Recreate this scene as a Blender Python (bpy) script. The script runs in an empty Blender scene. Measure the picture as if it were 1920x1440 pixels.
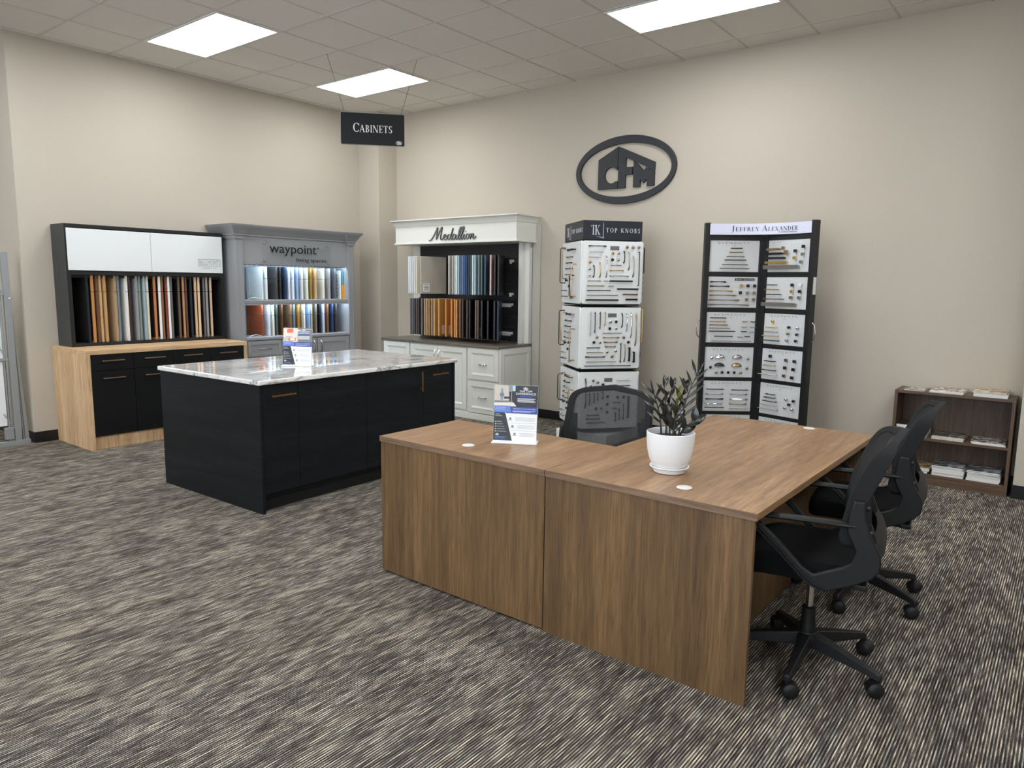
import bpy, math, random
from mathutils import Vector, Matrix
random.seed(7)
sc = bpy.context.scene
col = sc.collection
PI = math.pi
# ------------------------------------------------------------------ camera
cam_d = bpy.data.cameras.new('camera'); cam = bpy.data.objects.new('camera', cam_d); col.objects.link(cam)
cam_d.sensor_fit = 'HORIZONTAL'; cam_d.sensor_width = 36; cam_d.lens = 1350.43/1920*36
cam_d.clip_start = .05; cam_d.clip_end = 100
cr, cu, cf = (.786846,.617025,.012365), (-.094387,.100516,.990448), (-.609889,.780498,-.13733)
cam.matrix_world = Matrix(((cr[0],cu[0],-cf[0],7.5017),(cr[1],cu[1],-cf[1],-6.6247),(cr[2],cu[2],-cf[2],1.514),(0,0,0,1)))
sc.camera = cam
# ------------------------------------------------------------------ world, exposure
w = bpy.data.worlds.new('world'); sc.world = w; w.use_nodes = True
w.node_tree.nodes['Background'].inputs[0].default_value = (.9,.95,1,1)
w.node_tree.nodes['Background'].inputs[1].default_value = .3
sc.view_settings.view_transform = 'Standard'; sc.view_settings.look = 'None'
sc.view_settings.gamma = 1; sc.view_settings.use_curve_mapping = False
sc.view_settings.exposure = 0.47
LIGHT = 12.0       # radiance of the ceiling troffers
FILL_RAD = 2.6        # radiance of the added fill panels behind the viewer
LED = 34.0         # radiance of the cabinet light strips
H = 3.633         # ceiling height

# ------------------------------------------------------------------ materials
def lin(c):
    return tuple(((x/255)/12.92 if x/255 <= .04045 else ((x/255+.055)/1.055)**2.4) for x in c[:3])+(1,)
MC = {}
def new(name):
    m = bpy.data.materials.new(name); m.use_nodes = True
    nt = m.node_tree; b = nt.nodes['Principled BSDF']; return m, nt, b
def mat(name, c, rough=.5, metal=0, spec=.5, emit=0, coat=0, bump=0, bscale=200):
    if name in MC: return MC[name]
    m, nt, b = new(name)
    b.inputs['Base Color'].default_value = lin(c); b.inputs['Roughness'].default_value = rough
    b.inputs['Metallic'].default_value = metal; b.inputs['Specular IOR Level'].default_value = spec
    b.inputs['Coat Weight'].default_value = coat
    tc = nt.nodes.new('ShaderNodeTexCoord'); n = nt.nodes.new('ShaderNodeTexNoise')
    n.inputs['Scale'].default_value = bscale; nt.links.new(tc.outputs['Object'], n.inputs['Vector'])
    if emit:
        b.inputs['Emission Color'].default_value = lin(c); b.inputs['Emission Strength'].default_value = emit
    if bump:
        bp = nt.nodes.new('ShaderNodeBump'); bp.inputs['Strength'].default_value = bump; bp.inputs['Distance'].default_value = .002
        nt.links.new(n.outputs[0], bp.inputs['Height']); nt.links.new(bp.outputs[0], b.inputs['Normal'])
    else:
        mr = nt.nodes.new('ShaderNodeMapRange'); mr.inputs['To Min'].default_value = max(0, rough-.03); mr.inputs['To Max'].default_value = min(1, rough+.03)
        nt.links.new(n.outputs[0], mr.inputs['Value']); nt.links.new(mr.outputs[0], b.inputs['Roughness'])
    MC[name] = m; return m
def ramp(nt, stops):
    r = nt.nodes.new('ShaderNodeValToRGB'); e = r.color_ramp.elements
    while len(e) < len(stops): e.new(.5)
    for i, (p, c) in enumerate(stops): e[i].position = p; e[i].color = lin(c)
    return r
def wood(name, cs, axis='z', fine=60, stretch=.05, rough=.45, bump=.15, big=4.0, seed=0, contrast=1.0, spec=.5):
    """long grain along one object axis"""
    m, nt, b = new(name); L = nt.links
    tc = nt.nodes.new('ShaderNodeTexCoord'); mp = nt.nodes.new('ShaderNodeMapping')
    s = [1,1,1]; s['xyz'.index(axis)] = stretch
    mp.inputs['Scale'].default_value = s; mp.inputs['Location'].default_value = (seed*3.1, seed*1.7, seed)
    L.new(tc.outputs['Object'], mp.inputs['Vector'])
    n1 = nt.nodes.new('ShaderNodeTexNoise'); n1.inputs['Scale'].default_value = fine; n1.inputs['Detail'].default_value = 4
    n2 = nt.nodes.new('ShaderNodeTexNoise'); n2.inputs['Scale'].default_value = big*3; n2.inputs['Detail'].default_value = 3; n2.inputs['Distortion'].default_value = .6
    n3 = nt.nodes.new('ShaderNodeTexNoise'); n3.inputs['Scale'].default_value = fine*4; n3.inputs['Detail'].default_value = 2
    for n in (n1,n2,n3): L.new(mp.outputs[0], n.inputs['Vector'])
    a = nt.nodes.new('ShaderNodeMath'); a.operation = 'MULTIPLY_ADD'; a.inputs[1].default_value = .5
    L.new(n1.outputs[0], a.inputs[0])
    c = nt.nodes.new('ShaderNodeMath'); c.operation = 'MULTIPLY'; c.inputs[1].default_value = .5
    L.new(n2.outputs[0], c.inputs[0]); L.new(c.outputs[0], a.inputs[2])
    r = ramp(nt, [(.5-.16/contrast,cs[0]),(.5,cs[1]),(.5+.16/contrast,cs[2])]); L.new(a.outputs[0], r.inputs[0])
    mx = nt.nodes.new('ShaderNodeMixRGB'); mx.blend_type = 'MULTIPLY'; mx.inputs[0].default_value = .35
    r2 = ramp(nt, [(.35,(150,140,130)),(.55,(255,255,255))]); L.new(n3.outputs[0], r2.inputs[0])
    L.new(r.outputs[0], mx.inputs[1]); L.new(r2.outputs[0], mx.inputs[2]); L.new(mx.outputs[0], b.inputs['Base Color'])
    b.inputs['Roughness'].default_value = rough; b.inputs['Specular IOR Level'].default_value = spec
    bp = nt.nodes.new('ShaderNodeBump'); bp.inputs['Strength'].default_value = bump; bp.inputs['Distance'].default_value = .001
    L.new(n3.outputs[0], bp.inputs['Height']); L.new(bp.outputs[0], b.inputs['Normal'])
    MC[name] = m; return m
def carpet():
    m, nt, b = new('carpet'); L = nt.links
    tc = nt.nodes.new('ShaderNodeTexCoord'); sep = nt.nodes.new('ShaderNodeSeparateXYZ'); L.new(tc.outputs['Object'], sep.inputs[0])
    def mth(op, a, bb, cc=None):
        n = nt.nodes.new('ShaderNodeMath'); n.operation = op
        for i, x in enumerate((a, bb, cc)):
            if x is None: continue
            if isinstance(x, (int, float)): n.inputs[i].default_value = x
            else: L.new(x, n.inputs[i])
        return n.outputs[0]
    X, Y = sep.outputs[0], sep.outputs[1]
    row = mth('FLOOR', mth('MULTIPLY', X, 1/.0052), 0)
    fr = mth('FRACT', mth('MULTIPLY', X, 1/.0052), 0)
    par = mth('MULTIPLY', mth('FRACT', mth('MULTIPLY', row, .5), 0), 2)
    def vec(a, bb):
        c = nt.nodes.new('ShaderNodeCombineXYZ'); L.new(a, c.inputs[0]); L.new(bb, c.inputs[1]); return c.outputs[0]
    def noise(v, s, d=2):
        n = nt.nodes.new('ShaderNodeTexNoise'); n.inputs['Scale'].default_value = s; n.inputs['Detail'].default_value = d; L.new(v, n.inputs['Vector']); return n.outputs[0]
    n1 = noise(vec(mth('MULTIPLY', row, 7.31), mth('MULTIPLY', Y, 10.0)), 1, 2)     # per yarn row, long dashes
    n2 = noise(vec(mth('MULTIPLY', X, 11), mth('MULTIPLY', Y, 3.2)), 1, 3)           # broad patches
    n3 = noise(tc.outputs['Object'], 420, 2)                                        # loops
    n4 = noise(vec(mth('MULTIPLY', row, 3.17), mth('MULTIPLY', Y, 1.1)), 1, 1)
    v = mth('ADD', mth('MULTIPLY', n1, .55), mth('MULTIPLY', n2, .24))
    v = mth('SUBTRACT', v, .052)
    v = mth('ADD', v, mth('MULTIPLY', par, .19))
    v = mth('ADD', v, mth('MULTIPLY', mth('SUBTRACT', n3, .5), .55))
    r = ramp(nt, [(.30,(42,37,35)),(.42,(82,76,72)),(.53,(132,126,118)),(.65,(230,221,200))]); L.new(v, r.inputs[0])
    tint = ramp(nt, [(.40,(252,240,230)),(.5,(248,245,240)),(.62,(226,232,240))]); L.new(n4, tint.inputs[0])
    mx = nt.nodes.new('ShaderNodeMixRGB'); mx.blend_type = 'MULTIPLY'; mx.inputs[0].default_value = .6
    L.new(r.outputs[0], mx.inputs[1]); L.new(tint.outputs[0], mx.inputs[2])
    # groove between yarn rows
    g = mth('ABSOLUTE', mth('SUBTRACT', fr, .5), 0); g2 = ramp(nt, [(.30,(255,255,255)),(.48,(120,116,112))]); L.new(g, g2.inputs[0])
    mx2 = nt.nodes.new('ShaderNodeMixRGB'); mx2.blend_type = 'MULTIPLY'; mx2.inputs[0].default_value = .8
    L.new(mx.outputs[0], mx2.inputs[1]); L.new(g2.outputs[0], mx2.inputs[2]); L.new(mx2.outputs[0], b.inputs['Base Color'])
    b.inputs['Roughness'].default_value = .95; b.inputs['Specular IOR Level'].default_value = .1
    bp = nt.nodes.new('ShaderNodeBump'); bp.inputs['Strength'].default_value = .5; bp.inputs['Distance'].default_value = .004
    hh = mth('SUBTRACT', mth('MULTIPLY', n3, .6), g); L.new(hh, bp.inputs['Height']); L.new(bp.outputs[0], b.inputs['Normal'])
    return m
def marble():
    m, nt, b = new('marble'); L = nt.links
    tc = nt.nodes.new('ShaderNodeTexCoord'); mp = nt.nodes.new('ShaderNodeMapping')
    mp.inputs['Rotation'].default_value = (0,0,math.radians(24)); mp.inputs['Scale'].default_value = (1.9,.5,1.4)
    L.new(tc.outputs['Object'], mp.inputs['Vector'])
    n = nt.nodes.new('ShaderNodeTexNoise'); n.inputs['Scale'].default_value = 1.7; n.inputs['Detail'].default_value = 6; n.inputs['Distortion'].default_value = 1.3
    L.new(mp.outputs[0], n.inputs['Vector'])
    W = (240,239,236)
    r = ramp(nt, [(.462,W),(.485,(208,206,203)),(.496,(134,133,134)),(.503,(208,206,203)),(.52,W),(.61,(226,224,220)),(.618,(170,168,168)),(.627,(228,226,222))]); L.new(n.outputs[0], r.inputs[0])
    n2 = nt.nodes.new('ShaderNodeTexNoise'); n2.inputs['Scale'].default_value = 3; n2.inputs['Detail'].default_value = 3; L.new(mp.outputs[0], n2.inputs['Vector'])
    r2 = ramp(nt, [(.35,(232,229,225)),(.6,(255,255,255))]); L.new(n2.outputs[0], r2.inputs[0])
    mx = nt.nodes.new('ShaderNodeMixRGB'); mx.blend_type = 'MULTIPLY'; mx.inputs[0].default_value = .6
    L.new(r.outputs[0], mx.inputs[1]); L.new(r2.outputs[0], mx.inputs[2]); L.new(mx.outputs[0], b.inputs['Base Color'])
    b.inputs['Roughness'].default_value = .06; b.inputs['Coat Weight'].default_value = .5; b.inputs['Coat Roughness'].default_value = .03
    return m
def wallmat(name, c, rough=.75):
    m, nt, b = new(name); L = nt.links
    tc = nt.nodes.new('ShaderNodeTexCoord')
    n = nt.nodes.new('ShaderNodeTexNoise'); n.inputs['Scale'].default_value = 150; n.inputs['Detail'].default_value = 3; L.new(tc.outputs['Object'], n.inputs['Vector'])
    r = ramp(nt, [(.3,tuple(x-3 for x in c)),(.7,tuple(min(255,x+3) for x in c))]); L.new(n.outputs[0], r.inputs[0]); L.new(r.outputs[0], b.inputs['Base Color'])
    b.inputs['Roughness'].default_value = rough; b.inputs['Specular IOR Level'].default_value = .3
    bp = nt.nodes.new('ShaderNodeBump'); bp.inputs['Strength'].default_value = .12; bp.inputs['Distance'].default_value = .002
    L.new(n.outputs[0], bp.inputs['Height']); L.new(bp.outputs[0], b.inputs['Normal']); return m
def meshmat():
    m, nt, b = new('chair_mesh'); L = nt.links
    b.inputs['Base Color'].default_value = lin((24,25,27)); b.inputs['Roughness'].default_value = .8
    tc = nt.nodes.new('ShaderNodeTexCoord'); ch = nt.nodes.new('ShaderNodeTexNoise'); ch.inputs['Scale'].default_value = 700
    L.new(tc.outputs['Object'], ch.inputs['Vector'])
    mr = nt.nodes.new('ShaderNodeMapRange'); mr.inputs['From Min'].default_value = .3; mr.inputs['From Max'].default_value = .7
    mr.inputs['To Min'].default_value = .72; mr.inputs['To Max'].default_value = .95; L.new(ch.outputs[0], mr.inputs['Value'])
    tr = nt.nodes.new('ShaderNodeBsdfTransparent'); mx = nt.nodes.new('ShaderNodeMixShader')
    L.new(mr.outputs[0], mx.inputs[0]); L.new(tr.outputs[0], mx.inputs[1]); L.new(b.outputs[0], mx.inputs[2])
    L.new(mx.outputs[0], nt.nodes['Material Output'].inputs['Surface']); return m
def clearmat(name='clear_acrylic', a=.12):
    m, nt, b = new(name); L = nt.links
    gl = nt.nodes.new('ShaderNodeBsdfGlossy'); gl.inputs['Roughness'].default_value = .03; gl.inputs['Color'].default_value = (1,1,1,1)
    tr = nt.nodes.new('ShaderNodeBsdfTransparent'); tr.inputs['Color'].default_value = (.985,.99,.99,1)
    fr = nt.nodes.new('ShaderNodeFresnel'); fr.inputs['IOR'].default_value = 1.45
    ad = nt.nodes.new('ShaderNodeMath'); ad.operation = 'ADD'; ad.inputs[1].default_value = a*.04; hf = nt.nodes.new('ShaderNodeMath'); hf.operation = 'MULTIPLY'; hf.inputs[1].default_value = .12; L.new(fr.outputs[0], hf.inputs[0]); L.new(hf.outputs[0], ad.inputs[0])
    mx = nt.nodes.new('ShaderNodeMixShader'); L.new(ad.outputs[0], mx.inputs[0]); L.new(tr.outputs[0], mx.inputs[1]); L.new(gl.outputs[0], mx.inputs[2])
    L.new(mx.outputs[0], nt.nodes['Material Output'].inputs['Surface']); return m
def emat(name, c, s):
    m, nt, b = new(name); b.inputs['Base Color'].default_value = lin(c); b.inputs['Emission Color'].default_value = lin(c); b.inputs['Emission Strength'].default_value = s
    return m

WALL = wallmat('wall_paint', (186,177,162)); CEIL = wallmat('ceiling_tile', (222,217,210), .9)
BLK = mat('black_satin', (20,21,22), .45); BLKM = mat('black_matte', (14,14,15), .7)
WHT = mat('white_gloss', (225,228,228), .18); CHROME = mat('chrome', (215,215,215), .12, 1); NICK = mat('nickel', (165,160,152), .3, 1)
GOLD = mat('brass', (204,170,112), .28, 1); BRONZE = mat('champagne_bronze', (160,138,106), .32, 1); DKM = mat('gunmetal', (60,58,56), .35, 1); KNB = mat('black_hardware', (22,21,21), .4)
PAPER = mat('paper', (235,234,230), .6); CLEAR = clearmat()

# ------------------------------------------------------------------ mesh builder
class MB:
    def __init__(s): s.v = []; s.f = []; s.m = []; s.xf = None
    def add(s, vs, fs, m=0):
        n = len(s.v)
        if s.xf: vs = [s.xf @ Vector(p) for p in vs]
        s.v += [tuple(p) for p in vs]; s.f += [[i+n for i in f] for f in fs]; s.m += [m]*len(fs); return s
    def box(s, x0, y0, z0, x1, y1, z1, m=0):
        if x0 > x1: x0, x1 = x1, x0
        if y0 > y1: y0, y1 = y1, y0
        if z0 > z1: z0, z1 = z1, z0
        return s.add([(x0,y0,z0),(x1,y0,z0),(x1,y1,z0),(x0,y1,z0),(x0,y0,z1),(x1,y0,z1),(x1,y1,z1),(x0,y1,z1)],
              [(0,3,2,1),(4,5,6,7),(0,1,5,4),(1,2,6,5),(2,3,7,6),(3,0,4,7)], m)
    def prism(s, pts, a0, a1, axis='y', m=0):
        def P(p, a):
            return {'y':(p[0],a,p[1]),'x':(a,p[0],p[1]),'z':(p[0],p[1],a)}[axis]
        n = len(pts); vs = [P(p,a0) for p in pts]+[P(p,a1) for p in pts]
        fs = [list(range(n)), list(range(2*n-1,n-1,-1))]+[[i,i+n,(i+1)%n+n,(i+1)%n] for i in range(n)]
        return s.add(vs, fs, m)
    def ring(s, outer, inner, a0, a1, axis='y', m=0):
        def P(p, a):
            return {'y':(p[0],a,p[1]),'x':(a,p[0],p[1]),'z':(p[0],p[1],a)}[axis]
        n = len(outer); vs = [P(p,a0) for p in outer]+[P(p,a0) for p in inner]+[P(p,a1) for p in outer]+[P(p,a1) for p in inner]
        fs = []
        for i in range(n):
            j = (i+1)%n
            fs += [[i,j,j+n,i+n],[i+2*n,i+3*n,j+3*n,j+2*n],[i,i+2*n,j+2*n,j],[i+n,j+n,j+3*n,i+3*n]]
        return s.add(vs, fs, m)
    def tube(s, pts, r, n=8, m=0, sy=1.0, closed=False):
        pts = [Vector(p) for p in pts]; N = len(pts); rs = r if isinstance(r, (list,tuple)) else [r]*N
        t0 = (pts[1]-pts[0]).normalized(); up = Vector((0,0,1)) if abs(t0.z) < .9 else Vector((1,0,0))
        nrm = (up-t0*up.dot(t0)).normalized(); vs = []
        for i, p in enumerate(pts):
            t = (pts[min(i+1,N-1)]-pts[max(i-1,0)]).normalized(); nrm = (nrm-t*nrm.dot(t)).normalized(); b = t.cross(nrm)
            for k in range(n):
                a = 2*PI*k/n; vs.append(p+nrm*math.cos(a)*rs[i]*sy+b*math.sin(a)*rs[i])
        fs = [[i*n+k, i*n+(k+1)%n, (i+1)*n+(k+1)%n, (i+1)*n+k] for i in range(N-1) for k in range(n)]
        fs += [list(range(n-1,-1,-1)), [(N-1)*n+k for k in range(n)]]
        return s.add(vs, fs, m)
    def lathe(s, prof, n=24, c=(0,0,0), m=0, axis='z'):
        vs = []
        for r, h in prof:
            for k in range(n):
                a = 2*PI*k/n; x, y = r*math.cos(a), r*math.sin(a)
                p = {'z':(x,y,h),'y':(x,h,y),'x':(h,x,y)}[axis]; vs.append((c[0]+p[0],c[1]+p[1],c[2]+p[2]))
        N = len(prof)
        fs = [[i*n+k, i*n+(k+1)%n, (i+1)*n+(k+1)%n, (i+1)*n+k] for i in range(N-1) for k in range(n)]
        fs += [list(range(n-1,-1,-1)), [(N-1)*n+k for k in range(n)]]
        return s.add(vs, fs, m)
    def obj(s, name, mats, parent=None, bevel=0, smooth=False, loc=None, rot=None, seg=2):
        me = bpy.data.meshes.new(name); me.from_pydata(s.v, [], s.f); me.validate()
        if not isinstance(mats, (list,tuple)): mats = [mats]
        for m in mats: me.materials.append(m)
        if len(mats) > 1 and len(me.polygons) == len(s.m):
            for p, i in zip(me.polygons, s.m): p.material_index = i
        import bmesh
        bm = bmesh.new(); bm.from_mesh(me); bmesh.ops.recalc_face_normals(bm, faces=bm.faces); bm.to_mesh(me); bm.free()
        o = bpy.data.objects.new(name, me); col.objects.link(o)
        if smooth:
            for p in me.polygons: p.use_smooth = True
            me.set_sharp_from_angle(angle=math.radians(40))
        if bevel:
            b = o.modifiers.new('bevel', 'BEVEL'); b.width = bevel; b.segments = seg; b.limit_method = 'ANGLE'; b.angle_limit = math.radians(35)
        if parent: o.parent = parent
        if loc: o.location = loc
        if rot: o.rotation_euler = rot
        return o
def thing(name, label, cat, loc=(0,0,0), rz=0, group=None):
    o = bpy.data.objects.new(name, None); col.objects.link(o); o.empty_display_size = .1
    o.location = loc; o.rotation_euler = (0,0,rz); tag(o, label, cat, group); return o
def tag(o, label, cat, group=None):
    o['label'] = label; o['category'] = cat
    if group: o['group'] = group
    return o
def struct(o): o['kind'] = 'structure'; return o
def copy_tree(o, parent=None):
    c = o.copy(); col.objects.link(c); c.parent = parent
    for ch in list(o.children): copy_tree(ch, c)
    return c
def text(mb, s, w=None, h=None, o=(0,0,0), xd=(1,0,0), yd=(0,0,1), d=.002, m=0, center=False, sp=1.0):
    """writing in the built-in face, scaled to width w and height h, its lower left corner at o"""
    cu_ = bpy.data.curves.new('t','FONT'); cu_.body = s; cu_.extrude = 0; cu_.resolution_u = 3; cu_.space_character = sp
    ob = bpy.data.objects.new('t', cu_); col.objects.link(ob); bpy.context.view_layer.update()
    me = bpy.data.meshes.new_from_object(ob.evaluated_get(bpy.context.evaluated_depsgraph_get()))
    vs = [v.co.copy() for v in me.vertices]; fs = [list(p.vertices) for p in me.polygons]
    edges = {}
    for f in fs:
        for i in range(len(f)):
            a, b = f[i], f[(i+1)%len(f)]; edges[(a,b)] = 1
    bpy.data.objects.remove(ob); bpy.data.curves.remove(cu_); bpy.data.meshes.remove(me)
    x0 = min(v.x for v in vs); x1 = max(v.x for v in vs); y0 = min(v.y for v in vs); y1 = max(v.y for v in vs)
    sx = w/(x1-x0) if w else None; sy = h/(y1-y0) if h else None
    sx = sx or sy; sy = sy or sx
    xd, yd, o = Vector(xd), Vector(yd), Vector(o); nd = xd.cross(yd)
    off = (x1-x0)/2*sx if center else 0
    P = [o+xd*((v.x-x0)*sx-off)+yd*((v.y-y0)*sy) for v in vs]; n = len(P)
    out = [p+nd*d for p in P]+P
    ff = fs+[[a+n, b+n, b, a] for (a,b) in edges if (b,a) not in edges]
    mb.add(out, ff, m); return mb
# small serif capital alphabet drawn with strokes
T_, t_, s_ = .14, .05, .04
def _st(x): return [('r',x,0,x+T_,1),('r',x-.07,0,x+T_+.07,s_),('r',x-.07,1-s_,x+T_+.07,1)]
SER = {
 'A':(.78,[('l',.06,0,.38,1,t_),('l',.36,1,.66,0,T_),('r',.17,.32,.52,.37),('r',-.02,0,.16,s_),('r',.54,0,.8,s_)]),
 'B':(.64,_st(.09)+[('a',.24,.76,.28,.24,-90,90),('a',.24,.27,.34,.27,-90,90)]),
 'C':(.72,[('a',.42,.5,.4,.51,38,322),('r',.7,.68,.74,.95)]),
 'D':(.80,_st(.09)+[('a',.24,.5,.48,.5,-90,90)]),
 'E':(.62,_st(.09)+[('r',.2,.47,.45,.52),('r',.2,0,.58,s_),('r',.2,1-s_,.56,1),('r',.55,0,.59,.22),('r',.53,.8,.57,1),('r',.42,.38,.46,.62)]),
 'F':(.58,_st(.09)+[('r',.2,.47,.43,.52),('r',.2,1-s_,.56,1),('r',.52,.78,.56,1),('r',.41,.38,.45,.62)]),
 'I':(.34,_st(.10)), 
 'J':(.40,[('r',.14,-.05,.28,1),('r',.07,1-s_,.36,1),('l',.21,-.03,.0,-.26,.1)]),
 'K':(.78,_st(.09)+[('l',.23,.42,.62,.98,t_),('l',.32,.55,.68,0,T_),('r',.5,1-s_,.74,1),('r',.56,0,.82,s_)]),
 'L':(.60,_st(.09)+[('r',.2,0,.58,s_),('r',.54,0,.58,.26)]),
 'N':(.84,[('r',.08,0,.13,1),('r',.68,0,.73,1),('l',.13,1,.68,0,T_),('r',-.01,0,.21,s_),('r',-.01,1-s_,.16,1),('r',.6,1-s_,.82,1)]),
 'O':(.86,[('a',.43,.5,.40,.51,0,360)]),
 'P':(.60,_st(.09)+[('a',.24,.73,.32,.27,-90,90)]),
 'R':(.72,_st(.09)+[('a',.24,.74,.30,.26,-90,90),('l',.34,.48,.62,0,T_),('r',.54,0,.76,s_)]),
 'S':(.56,[('a',.28,.74,.23,.27,40,270),('a',.28,.26,.25,.27,-140,90),('r',.47,.74,.5,.98),('r',.03,.02,.06,.27)]),
 'T':(.70,[('r',.28,0,.42,1),('r',.2,0,.5,s_),('r',.02,1-s_,.68,1),('r',.02,.78,.06,1),('r',.64,.78,.68,1)]),
 'X':(.76,[('l',.12,1,.6,0,T_),('l',.1,0,.62,1,t_),('r',0,1-s_,.26,1),('r',.48,1-s_,.74,1),('r',0,0,.24,s_),('r',.48,0,.76,s_)]),
 'Y':(.74,[('l',.1,1,.38,.45,T_),('l',.62,1,.38,.45,t_),('r',.31,0,.45,.48),('r',.24,0,.52,s_),('r',-.01,1-s_,.24,1),('r',.5,1-s_,.74,1)]),
 'M':(.98,[('r',.1,0,.15,1),('r',.76,0,.9,1),('l',.14,1,.46,.05,T_),('l',.46,.05,.8,1,t_),('r',.02,0,.23,s_),('r',.7,0,.96,s_)]),
 ' ':(.38,[])}
def serif(mb, s, w, h, o, xd=(1,0,0), yd=(0,0,1), small=.76, d=.002, m=0, track=.08, caps=None):
    """capitals; the first letter of a word tall, the rest small when small < 1"""
    prims = []; x = 0; first = True
    for ch in s:
        k = 1 if (first or small >= 1) else small
        first = ch == ' '
        wd, ps = SER[ch]
        for p in ps: prims.append((p, x, k))
        x += (wd+track)*k
    tot = x-track; sx = w/tot; xd, yd, o = Vector(xd), Vector(yd), Vector(o); nd = xd.cross(yd)
    def Q(px, py, x0, k): return o+xd*((x0+px*k)*sx)+yd*(py*k*h)
    def poly(P):
        n = len(P); mb.add([p+nd*d for p in P]+list(P), [list(range(n))]+[[i+n,(i+1)%n+n,(i+1)%n,i] for i in range(n)], m)
    for p, x0, k in prims:
        if p[0] == 'r':
            _, a, b, c, e = p; poly([Q(a,b,x0,k),Q(c,b,x0,k),Q(c,e,x0,k),Q(a,e,x0,k)])
        elif p[0] == 'l':
            _, a, b, c, e, wd = p; poly([Q(a-wd/2,b,x0,k),Q(a+wd/2,b,x0,k),Q(c+wd/2,e,x0,k),Q(c-wd/2,e,x0,k)])
        else:
            _, cx, cy, rx, ry, a0, a1 = p; n = 14; pv = None
            for i in range(n+1):
                a = math.radians(a0+(a1-a0)*i/n); ou = Q(cx+rx*math.cos(a),cy+ry*math.sin(a),x0,k); inn = Q(cx+(rx-T_)*math.cos(a),cy+(ry-t_)*math.sin(a),x0,k)
                if pv: poly([pv[1],pv[0],ou,inn])
                pv = (ou, inn)
    return mb
def ell(cx, cz, rx, rz, n=64): return [(cx+rx*math.cos(2*PI*i/n), cz+rz*math.sin(2*PI*i/n)) for i in range(n)]
LOGO = {'C':[(-.302,.116),(-.072,.229),(-.072,.03)]+[(-.144+.08*math.cos(math.radians(a)),-.048+.08*math.sin(math.radians(a))) for a in range(38,323,15)]+[(-.072,-.11),(-.072,-.183),(-.302,-.183)],
 'F':[(-.066,.229),(.344,.044),(.342,-.038),(.018,.115),(.018,.018),(.096,.018),(.096,-.056),(.018,-.056),(.018,-.183),(-.066,-.183)],
 'M':[(.108,-.183),(.108,.075),(.13,.06),(.223,-.031),(.248,.0),(.262,-.004),(.340,-.043),(.340,-.183),(.26,-.183),(.26,-.112),(.223,-.150),(.185,-.112),(.185,-.183)]}
def logo_flat(mb, c, k, xd, yd, d, m=0):
    """the ring and the three letters of the house mark as thin raised shapes"""
    xf = Matrix.Translation(Vector(c)) @ Matrix((Vector(xd),Vector(yd),Vector(xd).cross(Vector(yd)))).transposed().to_4x4()
    old = mb.xf; mb.xf = (old @ xf) if old else xf
    sc_ = lambda P: [(p[0]*k,p[1]*k) for p in P]
    mb.ring(sc_(ell(0,0,.573,.334,40)), sc_(ell(0,0,.515,.258,40)), 0, d, 'z', m)
    for P in LOGO.values(): mb.prism(sc_(P), 0, d, 'z', m)
    mb.xf = old
# ================================================================== THE SETTING
m = MB().box(-5,-11,-.1,12,0,0); struct(m.obj('floor', carpet()))
m = MB().box(-5,-11,H,12,0,H+.1); struct(m.obj('ceiling', CEIL))
T = .6096; CX0 = .686; CY0 = -.285
g = MB()
GR = mat('ceiling_grid_paint', (204,199,192), .6)
for i in range(-9, 19):
    x = CX0+T*i; wd = .010 if i % 2 == 0 else .006
    g.box(x-wd,-11,H-.005,x+wd,0,H)
for j in range(0, 18):
    y = CY0-T*j; g.box(-5,y-.012,H-.004,12,y+.012,H)
struct(g.obj('trim_ceiling', GR))
struct(MB().box(-5,-4.19,0,0,.15,H).obj('wall_left', WALL))
struct(MB().box(-.0,0,0,12,.15,H).obj('wall_back', WALL))
struct(MB().box(0,-.308,0,.387,0,H).obj('wall_corner', WALL, bevel=.004))
struct(MB().box(7.239,-.307,0,12,0,H).obj('wall_right', WALL, bevel=.004))
struct(MB().box(-5.1,-11,0,-5,-4.19,H).obj('wall_far_left', WALL))
struct(MB().box(12,-11,0,12.1,0,H).obj('wall_far_right', WALL))
struct(MB().box(-5.1,-11.1,0,12.1,-11,H).obj('wall_front', WALL))
# glowing framed panels, unseen, added behind the viewer as frontal fill light
FILL = emat('fill_panel_glow', (236,244,255), FILL_RAD)
for k in range(4):
    xx = .8+k*2.7
    struct(MB().box(xx,-10.99,.35,xx+2.5,-10.97,3.15).obj('fill_panel_%d' % (k+1), FILL)); struct(MB().ring([(xx-.06,.29),(xx+2.56,.29),(xx+2.56,3.21),(xx-.06,3.21)],[(xx,.35),(xx+2.5,.35),(xx+2.5,3.15),(xx,3.15)],-11,-10.94).obj('trim_fill_panel_%d' % (k+1), BLK))
BB = mat('vinyl_baseboard', (17,18,21), .35)
def bboard(name, x0, y0, x1, y1):
    struct(MB().box(x0,y0,0,x1,y1,.102).obj(name, BB, bevel=.003))
bboard('baseboard_left', 0,-4.196,.007,-.308); bboard('baseboard_return', -5,-4.197,.007,-4.19)
bboard('baseboard_back', .387,-.007,7.239,0); bboard('baseboard_corner', 0,-.315,.394,-.308); bboard('baseboard_corner_side', .387,-.308,.394,-.007)
bboard('baseboard_right', 7.232,-.314,12,-.307); bboard('baseboard_right_side', 7.232,-.307,7.239,-.007)

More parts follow.
